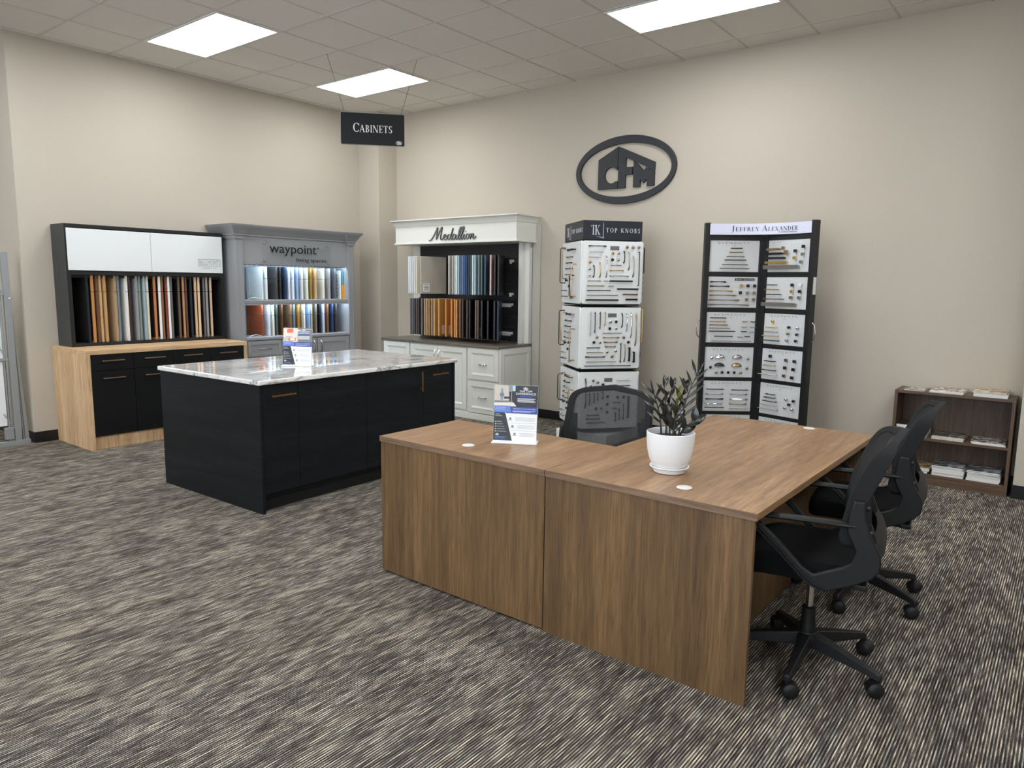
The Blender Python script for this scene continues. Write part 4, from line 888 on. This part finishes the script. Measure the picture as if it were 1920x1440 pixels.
Rb = {0:((960,575,345,450),[('f',958,1135,475,'b'),('f',952,1175,535,'d'),('f',948,1210,597,'k'),('f',943,1250,660,'y'),('f',920,1410,725,'s'),('q',1180,460,'b'),('Q',1225,522,'b'),('q',1350,505,'k'),('q',1345,600,'y'),('q',1455,448,'d'),('q',1450,552,'s'),('q',1435,655,'s')]),
 1:((925,570,855,440),[('h',930,1090,965,'k'),('h',925,1130,1030,'y'),('h',920,1165,1095,'d'),('h',915,1205,1160,'b'),('f',890,1365,1235,'s'),('q',1300,965,'k'),('q',1408,960,'w'),('q',1298,1050,'y'),('q',1405,1050,'d'),('q',1290,1135,'b'),('q',1397,1135,'s')]),
 2:((868,510,42,395),[('k',990,140,'y'),('h',915,1055,220,'y'),('h',898,1060,275,'s'),('h',875,1080,328,'g'),('h',860,1095,385,'k'),('k',1195,205,'d'),('k',1298,208,'c'),('k',1187,285,'b'),('k',1296,290,'k'),('k',1178,370,'s'),('k',1288,370,'k')]),
 3:((845,500,470,410),[('q',962,567,'k'),('h',897,1028,632,'k'),('h',880,1035,690,'b'),('h',858,1048,752,'d'),('h',830,1068,812,'s'),('q',1158,600,'b'),('q',1258,605,'k'),('q',1150,700,'k'),('q',1250,710,'d'),('q',1143,805,'b'),('q',1240,818,'k')]),
 4:((818,500,895,420),[('h',908,1020,1038,'d'),('h',890,1030,1083,'d'),('h',878,1053,1132,'d'),('h',845,1062,1185,'c'),('h',825,1078,1240,'s'),('k',1160,1075,'c'),('k',1250,1085,'d'),('k',1198,1140,'d'),('k',1150,1190,'c'),('k',1238,1198,'c')])}
for side, X_, brd in ((-1,XL,Lb),(1,XR,Rb)):
    g0, g1 = (.033,.461) if side < 0 else (.062,.458)
    a, b = (-.505,-.0) if side < 0 else (0,.505)
    mb = MB(); mb.xf = X_; mb.box(a,0,.03,b,.022,2.04)
    ox0, ox1 = (-.508,-.463) if side < 0 else (.463,.508)
    mb.box(ox0,-.03,0,ox1,.03,2.058)
    ic = (-.031,-.0) if side < 0 else (.0,.058)
    mb.box(ic[0],-.016,.03,ic[1],0,1.955)
    zz = [2.0]+[z for r in ROWS for z in r]+[.03]
    for k in range(0, len(zz), 2): mb.box(min(side*g0,side*g1),-.012,zz[k+1]+.001,max(side*g0,side*g1),0,zz[k]-.001) if k else mb.box(min(side*g0,side*g1),-.012,1.912,max(side*g0,side*g1),0,1.955)
    lf = mb.obj('leaf_frame', JB, t, bevel=.002)
    hx = side*.512; mh = MB(); mh.xf = X_
    mh.tube([(hx,0,1.07),(hx+side*.022,0,1.09),(hx+side*.034,0,1.15),(hx+side*.022,0,1.21),(hx,0,1.23)], .005, 8); mh.obj('grab_handle', NICK, lf, smooth=True)
    for ri, (zt, zb) in enumerate(ROWS):
        x0, x1 = min(side*g0,side*g1), max(side*g0,side*g1)
        mb = MB(); mb.xf = X_; mb.box(x0+.001,-.008,zb+.001,x1-.001,0,zt-.001); pn = mb.obj('sample_panel', JP, t)
        if ri != 1 or side > 0:
            g = MB(); g.xf = X_; wd = (x1-x0)
            text(g, 'ELEMENTS', wd*.62, .015, (x0+wd*.17,-.008,zt-.030), d=.0006, sp=1.5)
            g.box(x0+wd*.47,-.0086,zt-.046,x0+wd*.53,-.008,zt-.043)
            g.obj('panel_print', PRT if (side < 0 or ri > 1) else PRW, pn)
        if ri == 1 and side < 0:
            g = MB(); g.xf = X_; g.box(x0+.23,-.0095,zt-.034,x0+.40,-.008,zt-.014,0); q = g.obj('panel_plate', JB, pn)
            g = MB(); g.xf = X_; serif(g, 'JEFFREY ALEXANDER', .155, .013, (x0+.238,-.0095,zt-.030), d=.0006); g.obj('plate_lettering', PRW, q) if 0 else g.obj('panel_print', PRW, pn)
        if ri in brd:
            (bx, bw, by, bh), items = brd[ri]; nt = MB(); nt.xf = X_
            U = lambda q: x0+(q-bx)/bw*(x1-x0); V = lambda q: zt-(q-by)/bh*(zt-zb)
            for it in items:
                if it[0] in 'hf':
                    c, Lx = (U(it[1])+U(it[2]))/2, U(it[2])-U(it[1]); kd = it[5] if len(it) > 5 else ('flat' if it[0] == 'f' else 'bar')
                    wide = it[2]-it[1] > 440 and it[0] == 'f'
                    if kd == 'dumb':
                        mb = MB(); mb.xf = X_; z = V(it[3]); mb.tube([(c-Lx/2,-.028,z),(c-Lx*.42,-.030,z),(c-Lx*.3,-.034,z),(c,-.036,z),(c+Lx*.3,-.034,z),(c+Lx*.42,-.030,z),(c+Lx/2,-.028,z)], [.0075,.0075,.005,.0035,.005,.0075,.0075], 8)
                        for e in (-1,1): mb.tube([(c+e*Lx*.44,-.008,z),(c+e*Lx*.44,-.03,z)], .004, 6)
                        mb.obj('pull', HM[it[4]], pn, smooth=True)
                    else: pull(pn, X_, c, V(it[3]), Lx, it[4], False, kind=kd, y=-.008, r=.0085 if wide else (.0050 if kd == 'flat' else .0042), out=.03)
                    nt.box(c-.008,-.0084,V(it[3])-.013,c+.008,-.008,V(it[3])-.011)
                elif it[0] == 'c':
                    c = (U(it[1])+U(it[2]))/2; w2 = (U(it[2])-U(it[1]))/2; z = V(it[3]); mb = MB(); mb.xf = X_; vs = []; n = 12; mm = 6
                    for i in range(mm+1):
                        ph = PI/2*i/mm
                        for j in range(n+1):
                            th_ = PI*j/n; vs.append((c+w2*math.cos(th_)*math.cos(ph*.0+0)*(math.cos(ph) if 1 else 1), -.008-.026*math.sin(ph), z+.030*math.sin(th_)*math.cos(ph)))
                    fs = [[i*(n+1)+j,i*(n+1)+j+1,(i+1)*(n+1)+j+1,(i+1)*(n+1)+j] for i in range(mm) for j in range(n)]
                    mb.add(vs, fs); mb.obj('cup_pull', HM[it[4]], pn, smooth=True)
                elif it[0] in 'qQ': knob(pn, X_, U(it[1]), V(it[2]), it[3], r=.0125 if it[0] == 'q' else .017, sq=True, y=-.008); nt.box(U(it[1])-.006,-.0084,V(it[2])-.021,U(it[1])+.006,-.008,V(it[2])-.019)
                elif it[0] == 'k': knob(pn, X_, U(it[1]), V(it[2]), it[3], r=.013, y=-.008); nt.box(U(it[1])-.007,-.0084,V(it[2])-.021,U(it[1])+.007,-.008,V(it[2])-.019)
            nt.obj('caption_print', PRT, pn)
# header board, gently curved from post to post
def hcurve(u):
    a = XL @ Vector((-.470,-.032,0)); c = XR @ Vector((.470,-.032,0)); b = (a+c)/2+Vector((.035,.26,0))
    p = a*(1-u)**2+b*2*u*(1-u)+c*u*u; tg = ((b-a)*(1-u)+(c-b)*u).normalized(); return p, Vector((tg.y,-tg.x,0))
mb = MB(); n = 20
vs = []
for i in range(n+1):
    p, nn = hcurve(i/n)
    for off in (0, -.006):
        for z in (1.957, 2.050): q = p+nn*off; vs.append((q.x,q.y,z))
fs = []
for i in range(n):
    a = i*4; fs += [[a,a+1,a+5,a+4],[a+2,a+6,a+7,a+3],[a,a+4,a+6,a+2],[a+1,a+3,a+7,a+5]]
fs += [[0,2,3,1],[n*4,n*4+1,n*4+3,n*4+2]]
mb.add(vs, fs); hb = mb.obj('header_board', mat('header_board_white', (214,216,232), .3), t)
tmp = MB(); serif(tmp, 'JEFFREY ALEXANDER', .66, .046, (.175,0,1.986), d=.001)
tmp2 = MB(); text(tmp2, 'by Hardware Resources', .20, .016, (.625,0,1.966), d=.001)
for tm, nm in ((tmp,'lettering'), (tmp2,'small_lettering')):
    vs = []; g = MB()
    for v in tm.v:
        p, nn = hcurve(v[0]); q = p+nn*(-v[1]*1+.0005); vs.append((q.x,q.y,v[2]))
    g.add(vs, tm.f)
    g.obj(nm, mat('sign_black', (12,12,13), .5), hb)
mb = MB(); mb.xf = XR; mb.box(.5085,-.018,1.46,.5095,.022,1.60); mb.obj('info_card', PAPER, t)
# ================================================================== LOW BOOKSHELF AND ITS PRINT
SHV = wood('bookshelf_laminate', ((66,50,36),(84,65,48),(104,82,62)), 'z', 50, .04, .45, .05, 2.5); SHX = wood('bookshelf_laminate_length', ((76,58,43),(94,72,54),(112,88,68)), 'x', 50, .04, .42, .05, 2.5)
t = thing('bookshelf', 'low dark walnut open bookshelf holding catalogues, against the back wall', 'bookshelf', (6.414,-.302,0))
SW, SD, SH = .793, .290, .726
MB().box(0,0,0,.022,SD,SH).obj('side_panel', SHV, t, bevel=.001); MB().box(SW-.022,0,0,SW,SD,SH).obj('side_panel', SHV, t, bevel=.001)
MB().box(.022,SD-.008,.02,SW-.022,SD,SH-.02).obj('back_panel', SHV, t)
MB().box(.022,.0,SH-.022,SW-.022,SD-.008,SH-.001).obj('shelf', SHX, t, bevel=.001); MB().box(.022,.003,.345,SW-.022,SD-.008,.366).obj('shelf', SHX, t, bevel=.001); MB().box(.022,.0,.062,SW-.022,SD-.008,.083).obj('shelf', SHX, t, bevel=.001)
MB().box(.022,.003,0,SW-.022,.022,.062).obj('kick_board', SHX, t)
def cover(name, cs, scale=14):
    m, nt, b = new(name); tc = nt.nodes.new('ShaderNodeTexCoord'); n = nt.nodes.new('ShaderNodeTexVoronoi'); n.inputs['Scale'].default_value = scale
    nt.links.new(tc.outputs['Object'], n.inputs['Vector']); n2 = nt.nodes.new('ShaderNodeTexNoise'); n2.inputs['Scale'].default_value = scale*1.2; n2.inputs['Detail'].default_value = 4; nt.links.new(tc.outputs['Object'], n2.inputs['Vector'])
    k = len(cs); r = ramp(nt, [(.36+.28*i/max(1,k-1), c) for i, c in enumerate(cs)]); nt.links.new(n2.outputs[0], r.inputs[0]); nt.links.new(r.outputs[0], b.inputs['Base Color']); b.inputs['Roughness'].default_value = .25
    return m
COV = {'brown':cover('cover_brown', [(240,238,232),(170,140,118),(120,90,76),(236,234,230)]), 'tan':cover('cover_tan', [(226,214,190),(190,160,110),(120,100,80)]), 'dark':cover('cover_dark', [(30,30,32),(80,70,66),(150,140,134)]),
 'mixed':cover('cover_mixed', [(120,80,120),(60,60,64),(228,190,60),(220,220,224)]), 'green':cover('cover_green', [(110,160,80),(190,190,200),(120,70,110)]), 'photo':cover('cover_photo', [(70,52,46),(140,124,114),(210,204,198),(60,50,46)]),
 'grey':cover('cover_grey', [(40,42,46),(110,114,118),(190,192,194)]), 'white':mat('cover_white', (232,232,230), .35)}
PG = mat('page_edges', (222,221,216), .7)
def mag(x0, y0, z, w_, d_, th, cv, lab, rot=0, grp='magazines on the bookshelf', sag=0):
    o = thing('magazine', lab, 'magazine', (x0+w_/2,y0+d_/2,z), rot, grp)
    a, b = w_/2, d_/2
    MB().box(-a+.001,-b+.001,.0006,a-.001,b-.001,th-.0008).obj('pages', PG, o)
    MB().box(-a,-b,th-.0008,a,b,th).box(-a,-b,0,a,b,.0006).box(a-.0006,-b,.0006,a,b,th-.0008).obj('cover', COV[cv], o)
def stack(x, y, z, w_, d_, specs, place):
    n = len(specs)
    for i, (th, cv, cn) in enumerate(specs):
        k = n-1-i
        pos = 'top' if k == 0 else ('bottom' if i == 0 and n > 1 else ORD[k]+' from the top')
        art = 'topmost of' if k == 0 else ('lowest of' if pos == 'bottom' else pos+' of')
        if n == 1: lab = f'{cn} lying alone {place}'
        else: lab = f'{cn}, {art} the {place}'
        mag(x+random.uniform(-.004,.004), y+random.uniform(-.005,.005), z, w_, d_, th, cv, lab, random.uniform(-.035,.035)*(1 if n > 1 else .5))
        z += th+.0002
TZ = .7255; y_ = -.296
stack(6.475,y_+.03,TZ,.135,.20,[(.003,'white','white leaflet'),(.002,'photo','leaflet with photo strip')],'pair at the shelf top\'s left')
stack(6.655,y_+.006,TZ,.225,.262,[(.007,'white','white magazine'),(.006,'white','thin white magazine'),(.006,'brown','brown and white cover magazine')],'middle stack on the shelf top')
stack(6.935,y_+.012,TZ,.215,.260,[(.013,'white','thick white catalogue'),(.012,'white','white catalogue'),(.007,'tan','tan edged magazine'),(.006,'tan','tan photo magazine')],'right stack on the shelf top')
z2 = .3665
stack(6.448,y_+.010,z2,.200,.262,[(.036,'white','very thick white catalogue'),(.028,'white','thick white catalogue'),(.022,'dark','dark covered catalogue')],'left stack on the middle shelf')
stack(6.690,y_+.010,z2,.215,.255,[(.006,'mixed','colourful magazine'),(.006,'green','green edged magazine'),(.008,'mixed','purple and yellow magazine'),(.007,'dark','dark cover magazine')],'centre stack on the middle shelf')
stack(6.950,y_+.008,z2,.215,.258,[(.008,'white','white backed magazine'),(.010,'photo','brown photo cover magazine')],'right pair on the middle shelf')
z3 = .0835
stack(6.470,y_+.010,z3,.222,.255,[(.015,'grey','grey magazine'),(.012,'white','white magazine'),(.012,'tan','tan magazine')],'left stack on the bottom shelf')
stack(6.712,y_+.008,z3,.212,.258,[(.014,'white','white catalogue'),(.010,'white','thin white catalogue'),(.012,'white','plain white catalogue'),(.009,'white','slim white catalogue'),(.012,'white','pale catalogue'),(.009,'grey','grey edged magazine'),(.010,'grey','black and grey cover magazine')],'centre stack on the bottom shelf')
stack(6.945,y_+.008,z3,.212,.258,[(.013,'white','white catalogue'),(.012,'white','thin white catalogue'),(.010,'white','plain white catalogue'),(.012,'grey','grey edged catalogue'),(.010,'white','pale catalogue'),(.010,'grey','dark photo cover magazine'),(.009,'grey','grey photo cover magazine')],'right stack on the bottom shelf')

# ================================================================== FLYERS IN ACRYLIC HOLDERS
BLUE, DK, WT = mat('print_blue', (30,66,160), .6, spec=.2), mat('print_dark', (24,25,30), .6, spec=.2), mat('print_white', (238,238,236), .6, spec=.2)
LB = mat('print_light_blue', (78,116,200), .4); GT = mat('print_grey', (150,150,150), .5)
def flyer(label, loc, rz, style):
    t = thing('flyer_holder', label, 'flyer holder', loc, rz); lean = .16
    t2 = Matrix.Rotation(-lean, 4, 'X')
    w2, h = .108, .279
    mb = MB(); mb.xf = Matrix.Translation((0,.0,.008)) @ t2; mb.box(-w2-.003,-.0035,0,w2+.003,-.0025,h+.004).box(-w2-.003,.0025,0,w2+.003,.0035,h+.004)
    mb.box(-w2-.003,-.0025,0,-w2-.002,.0025,h+.004).box(w2+.002,-.0025,0,w2+.003,.0025,h+.004)
    ac = mb.obj('acrylic_sleeve', CLEAR, t)
    MB().box(-w2-.006,-.020,0,w2+.006,.055,.008).obj('foot', mat('acrylic_white', (232,234,234), .25), t, bevel=.002)
    S = MB(); S.xf = Matrix.Translation((0,0,.008)) @ t2
    P = lambda x, z: (-w2+x*2*w2, z*h)           # page coordinates 0..1
    def poly(lst, mi, lay=1): S.prism([P(*q) for q in lst], -.0006-lay*.0002, -.0006-(lay-1)*.0002, 'y', mi)
    S.box(-w2,-.0006,0,w2,.0006,h,0)
    def R(x0,z0,x1,z1,mi,lay=1): poly([(x0,z0),(x1,z0),(x1,z1),(x0,z1)], mi, lay)
    if style == 0:
        R(0,.62,1,1,1); R(0,.70,.42,1,4,2); R(.32,.84,.48,1,6,2); R(.40,.70,.56,.90,1,3)
        R(.14,.74,.20,.90,5,3); R(.145,.88,.195,.94,5,4); R(.12,.80,.22,.86,8,4); R(.34,.72,.39,.89,1,4); R(.22,.76,.34,.80,1,3); R(.0,.70,.42,.73,9,3)
        poly([(0,.63),(.52,.63),(.44,.70),(0,.69)], 7, 3)
    else:
        R(0,.60,.55,1,7); R(.5,.60,1,1,9); R(.13,.87,.34,.98,10,2); R(.0,.62,.3,.75,4,2); R(.18,.66,.44,.74,10,3); R(.24,.67,.40,.73,0,4)
        R(.08,.76,.3,.775,5,2); R(.52,.70,.92,.79,0,2); poly([(.45,.9),(.7,.96),(.98,.97),(.98,.98),(.5,.95)], 0, 2)
    poly([(0,.51),(1,.50),(1,.62),(.38,.625),(.34,.58),(0,.58)], 2, 3); poly([(0,.52),(.40,.52),(.36,.64),(0,.64)], 3, 4)
    poly([(0,.02),(.44,.02),(.26,.52),(0,.52)], 1, 3); poly([(.44,.02),(.455,.02),(.275,.52),(.26,.52)], 0, 4)
    R(.58,.795,.88,.825,2,4) if style == 0 else R(.52,.80,.90,.83,2,4)
    for k in range(4): R(.54-.01*(k%2),.71+k*.019,.95-.02*(k%3),.718+k*.019,0 if style == 0 else 9,5)
    for k in range(3):
        zz = .40-k*.135; R(.36+.07*k*.8,zz-.005,.41+.07*k*.8,zz+.03,9,2)
        R(.34+.07*k*.8,zz-.02,.43+.07*k*.8,zz-.012,9,2)
        for q in range(4): R(.50+.05*k,zz+.028-q*.018,.97-.03*(q%2),zz+.032-q*.018,5,2)
        R(.34+.06*k,zz-.065,.99,zz-.062,5,2) if k < 2 else None
    for k in range(5): R(.035,.345-k*.043,.055,.36-k*.043,0,5)
    for k in range(3): R(.03,.05+k*.016,.30-.05*(k%2)-.0*k,.056+k*.016,3,5)
    W0 = 2*w2
    def tx(s, x, z, wd, hh): text(S, s, wd*W0, hh*h, (-w2+x*W0,-.0016,z*h), d=.0005, m=0)
    if style == 0:
        tx('THE CFM', .57, .885, .30, .036); tx('EXPERIENCE', .50, .838, .46, .036)
        tx('Your Flooring', .03,.597,.22,.018); tx('Supplier & More', .03,.565,.25,.018)
    else:
        tx('CABINETS', .55, .885, .36, .034); tx('MADE EASY', .50, .842, .42, .034)
        tx('Your Flooring', .03,.597,.22,.018); tx('Supplier & More', .03,.565,.25,.018)
    tx('THE BEST IN THE BUSINESS', .43, .578, .53, .018)
    for k in range(2): R(.43,.548-k*.016,.95-.1*k,.554-k*.016,0,5)
    tx('WHAT', .03,.475,.11,.017); tx('WE OFFER...', .03,.448,.18,.014)
    for k, wd in enumerate(('Tile','Carpet','Flooring','Cabinetry','Countertops')): tx(wd, .075, .345-k*.043, .045+.016*len(wd), .016)
    logo_flat(S, (-w2+.72*W0,-.0015,.948*h), .022, (1,0,0), (0,0,1), .0004, 0); logo_flat(S, (-w2+.09*W0,-.0015,.125*h), .016, (1,0,0), (0,0,1), .0004, 0)
    S.obj('printed_sheet', [WT,DK,BLUE,LB,mat('print_wall', (196,184,168), .4),mat('print_greyblue', (128,136,150), .4),mat('print_sky', (178,206,226), .4),mat('print_desk', (226,214,198), .4),mat('print_shirt', (88,104,132), .4),mat('print_mid', (108,108,110), .4),mat('print_orange', (222,96,52), .4)], t)
flyer('upright black, blue and white flyer in a clear holder on the wooden desk', (5.361,-3.860,.7315), math.radians(28.7), 0)
flyer('upright flyer with orange kitchen picture in a clear holder on the marble island', (2.946,-3.405,.8855), math.radians(35.4), 1)

# ================================================================== POTTED PLANT
t = thing('potted_plant', 'dark leaved plant in a white pot on the wooden desk', 'plant', (6.190,-3.850,.7315))
PW = mat('pot_white', (232,234,234), .45)
MB().lathe([(.050,.001),(.066,.002),(.072,.018),(.083,.024),(.083,.028),(.076,.028),(.066,.016),(.03,.012)], 40).obj('saucer', PW, t, smooth=True)
MB().lathe([(.050,.013),(.060,.016),(.074,.030),(.087,.060),(.096,.100),(.100,.140),(.101,.172),(.0985,.174),(.096,.170),(.095,.140),(.02,.135)], 48).obj('pot', PW, t, smooth=True)
MB().lathe([(.0945,.120),(.0945,.146),(.05,.150),(.0,.148)], 32).obj('soil', mat('soil', (38,30,26), .95, bump=.8, bscale=120), t, smooth=True)
LEAFM = mat('plant_leaf', (26,28,24), .28, coat=.5); LEAFG = mat('plant_leaf_young', (96,104,36), .4); STM = mat('plant_stem', (52,48,40), .5)
RV, FV = Vector((.787,.617,0)), Vector((-.617,.787,0))
def leaf(mb, p, d, up, L, W):
    d = d.normalized(); s = d.cross(up).normalized(); n = s.cross(d); k = 8; vs = []
    for i in range(k+1):
        u = i/k; wd = W*math.sin(PI*min(1,u*.93+.05))**.8; c = p+d*(L*u)+n*(-L*.22*u*u)
        vs += [c-s*wd/2+n*wd*.18, c, c+s*wd/2+n*wd*.18]
    fs = []
    for i in range(k):
        a = i*3; fs += [[a,a+1,a+4,a+3],[a+1,a+2,a+5,a+4]]
    m_ = len(vs); vs2 = [v-n*.0007 for v in vs]
    mb.add(vs+vs2, fs+[[q+m_ for q in reversed(f)] for f in fs])
STEMS = [(-.038,.01,-.078,.0,.200,1,7,.080,.012), (-.024,-.03,-.040,-.02,.235,.9,6,.066,.016), (-.016,.02,.004,.03,.225,1,5,.060,.018), (.008,-.01,.030,.0,.215,1.1,6,.034,.016), (.022,.02,.055,.02,.225,1,6,.058,.020),
         (.030,-.02,.096,.0,.285,1,10,.084,.011), (.036,.0,.088,-.03,.085,1,4,.070,.034), (.0,-.04,.01,-.05,.12,1,4,.056,.026), (-.012,-.035,-.03,-.05,.12,1,4,.052,.024)]
for i, (bx, by, tx_, ty, hh, _, nl, LL, LW) in enumerate(STEMS):
    b0 = RV*bx+FV*by+Vector((0,0,.145)); tp = RV*tx_+FV*ty+Vector((0,0,.175+hh*.93-.03)); pts = []
    for k in range(9):
        u = k/8; p = b0.lerp(tp, u); p += (RV*(bx-tx_)+FV*(by-ty))*(-.0)+Vector((0,0,.0))+(RV*(tx_-bx))*(u*u-u)*.9; pts.append(p)
    st = MB().tube(pts, [.0048-.0028*k/8 for k in range(9)], 8).obj('stem', STM, t, smooth=True)
    mb = MB()
    for k in range(nl):
        u = .34+.66*k/max(1,nl-1); f = u*8; a = int(min(7, f)); p = pts[a].lerp(pts[a+1], f-a); side = 1 if k % 2 else -1
        ax = (pts[min(8,a+1)]-pts[a]).normalized(); hor = RV*math.cos(i*.5)+FV*math.sin(i*.5)*.8
        d = ax*(.55+.35*u)+hor*side*(.9-.25*u)+Vector((0,0,.15)); L = LL*(1.05-.35*abs(u-.6))*random.uniform(.88,1.12)
        leaf(mb, p, d, (FV*-1+Vector((0,0,.6))+hor*.2*side).normalized(), L, LW*random.uniform(.9,1.1))
    leaf(mb, pts[8], (pts[8]-pts[7])+RV*.004, (FV*-1+Vector((0,0,.3))).normalized(), LL*.8, LW)
    mb.obj('leaves', LEAFG if i == 3 else LEAFM, st, smooth=True)

# ================================================================== GREY METAL RACK AT THE LEFT EDGE
AL = mat('brushed_aluminium_paint', (158,162,162), .4, .4); t = thing('display_rack', 'grey metal display rack with white panels at the photo\'s left edge', 'rack', (-.02,-4.55,0))
rl = lambda Y: Y+4.55
MB().box(-.02,rl(-4.345),.045,.02,rl(-4.292),1.74).obj('post', AL, t, bevel=.002)
MB().box(-.02,rl(-5.3),0,.02,rl(-4.225),.046).obj('base_rail', AL, t, bevel=.002)
MB().prism([(rl(-4.262),.046),(rl(-4.230),.046),(rl(-4.283),1.16),(rl(-4.292),1.16)], -.018, .0, 'x').obj('brace', AL, t, bevel=.001)
MB().prism([(rl(-4.276),.046),(rl(-4.266),.046),(rl(-4.290),1.0),(rl(-4.292),1.0)], -.02, -.005, 'x').obj('brace', AL, t)
MB().box(-.018,rl(-5.25),.775,.018,rl(-4.347),.800).obj('cross_rail', AL, t, bevel=.002)
MB().box(-.006,rl(-5.2),.19,.004,rl(-4.395),.770).obj('panel', WHT, t, bevel=.001)
MB().box(-.006,rl(-5.2),.803,.004,rl(-4.370),1.33).obj('panel', WHT, t, bevel=.001)
MB().box(-.012,rl(-4.388),.05,.012,rl(-4.378),1.36).box(-.012,rl(-4.372),.05,.012,rl(-4.366),1.36).obj('upright_rod', AL, t)
MB().box(-.02,rl(-4.42),.066,.02,rl(-4.352),.172).box(-.02,rl(-4.40),1.36,.025,rl(-4.346),1.41).obj('bracket', AL, t, bevel=.002)
MB().tube([(.012,rl(-4.345),.16),(.012,rl(-4.42),.30)], .004, 6).tube([(.012,rl(-4.36),.80),(.012,rl(-4.43),.93)], .004, 6).obj('tie_rod', AL, t)
MB().tube([(.02,rl(-4.31),1.335),(.028,rl(-4.30),1.335),(.028,rl(-4.272),1.335)], .003, 6).obj('latch', CHROME, t)
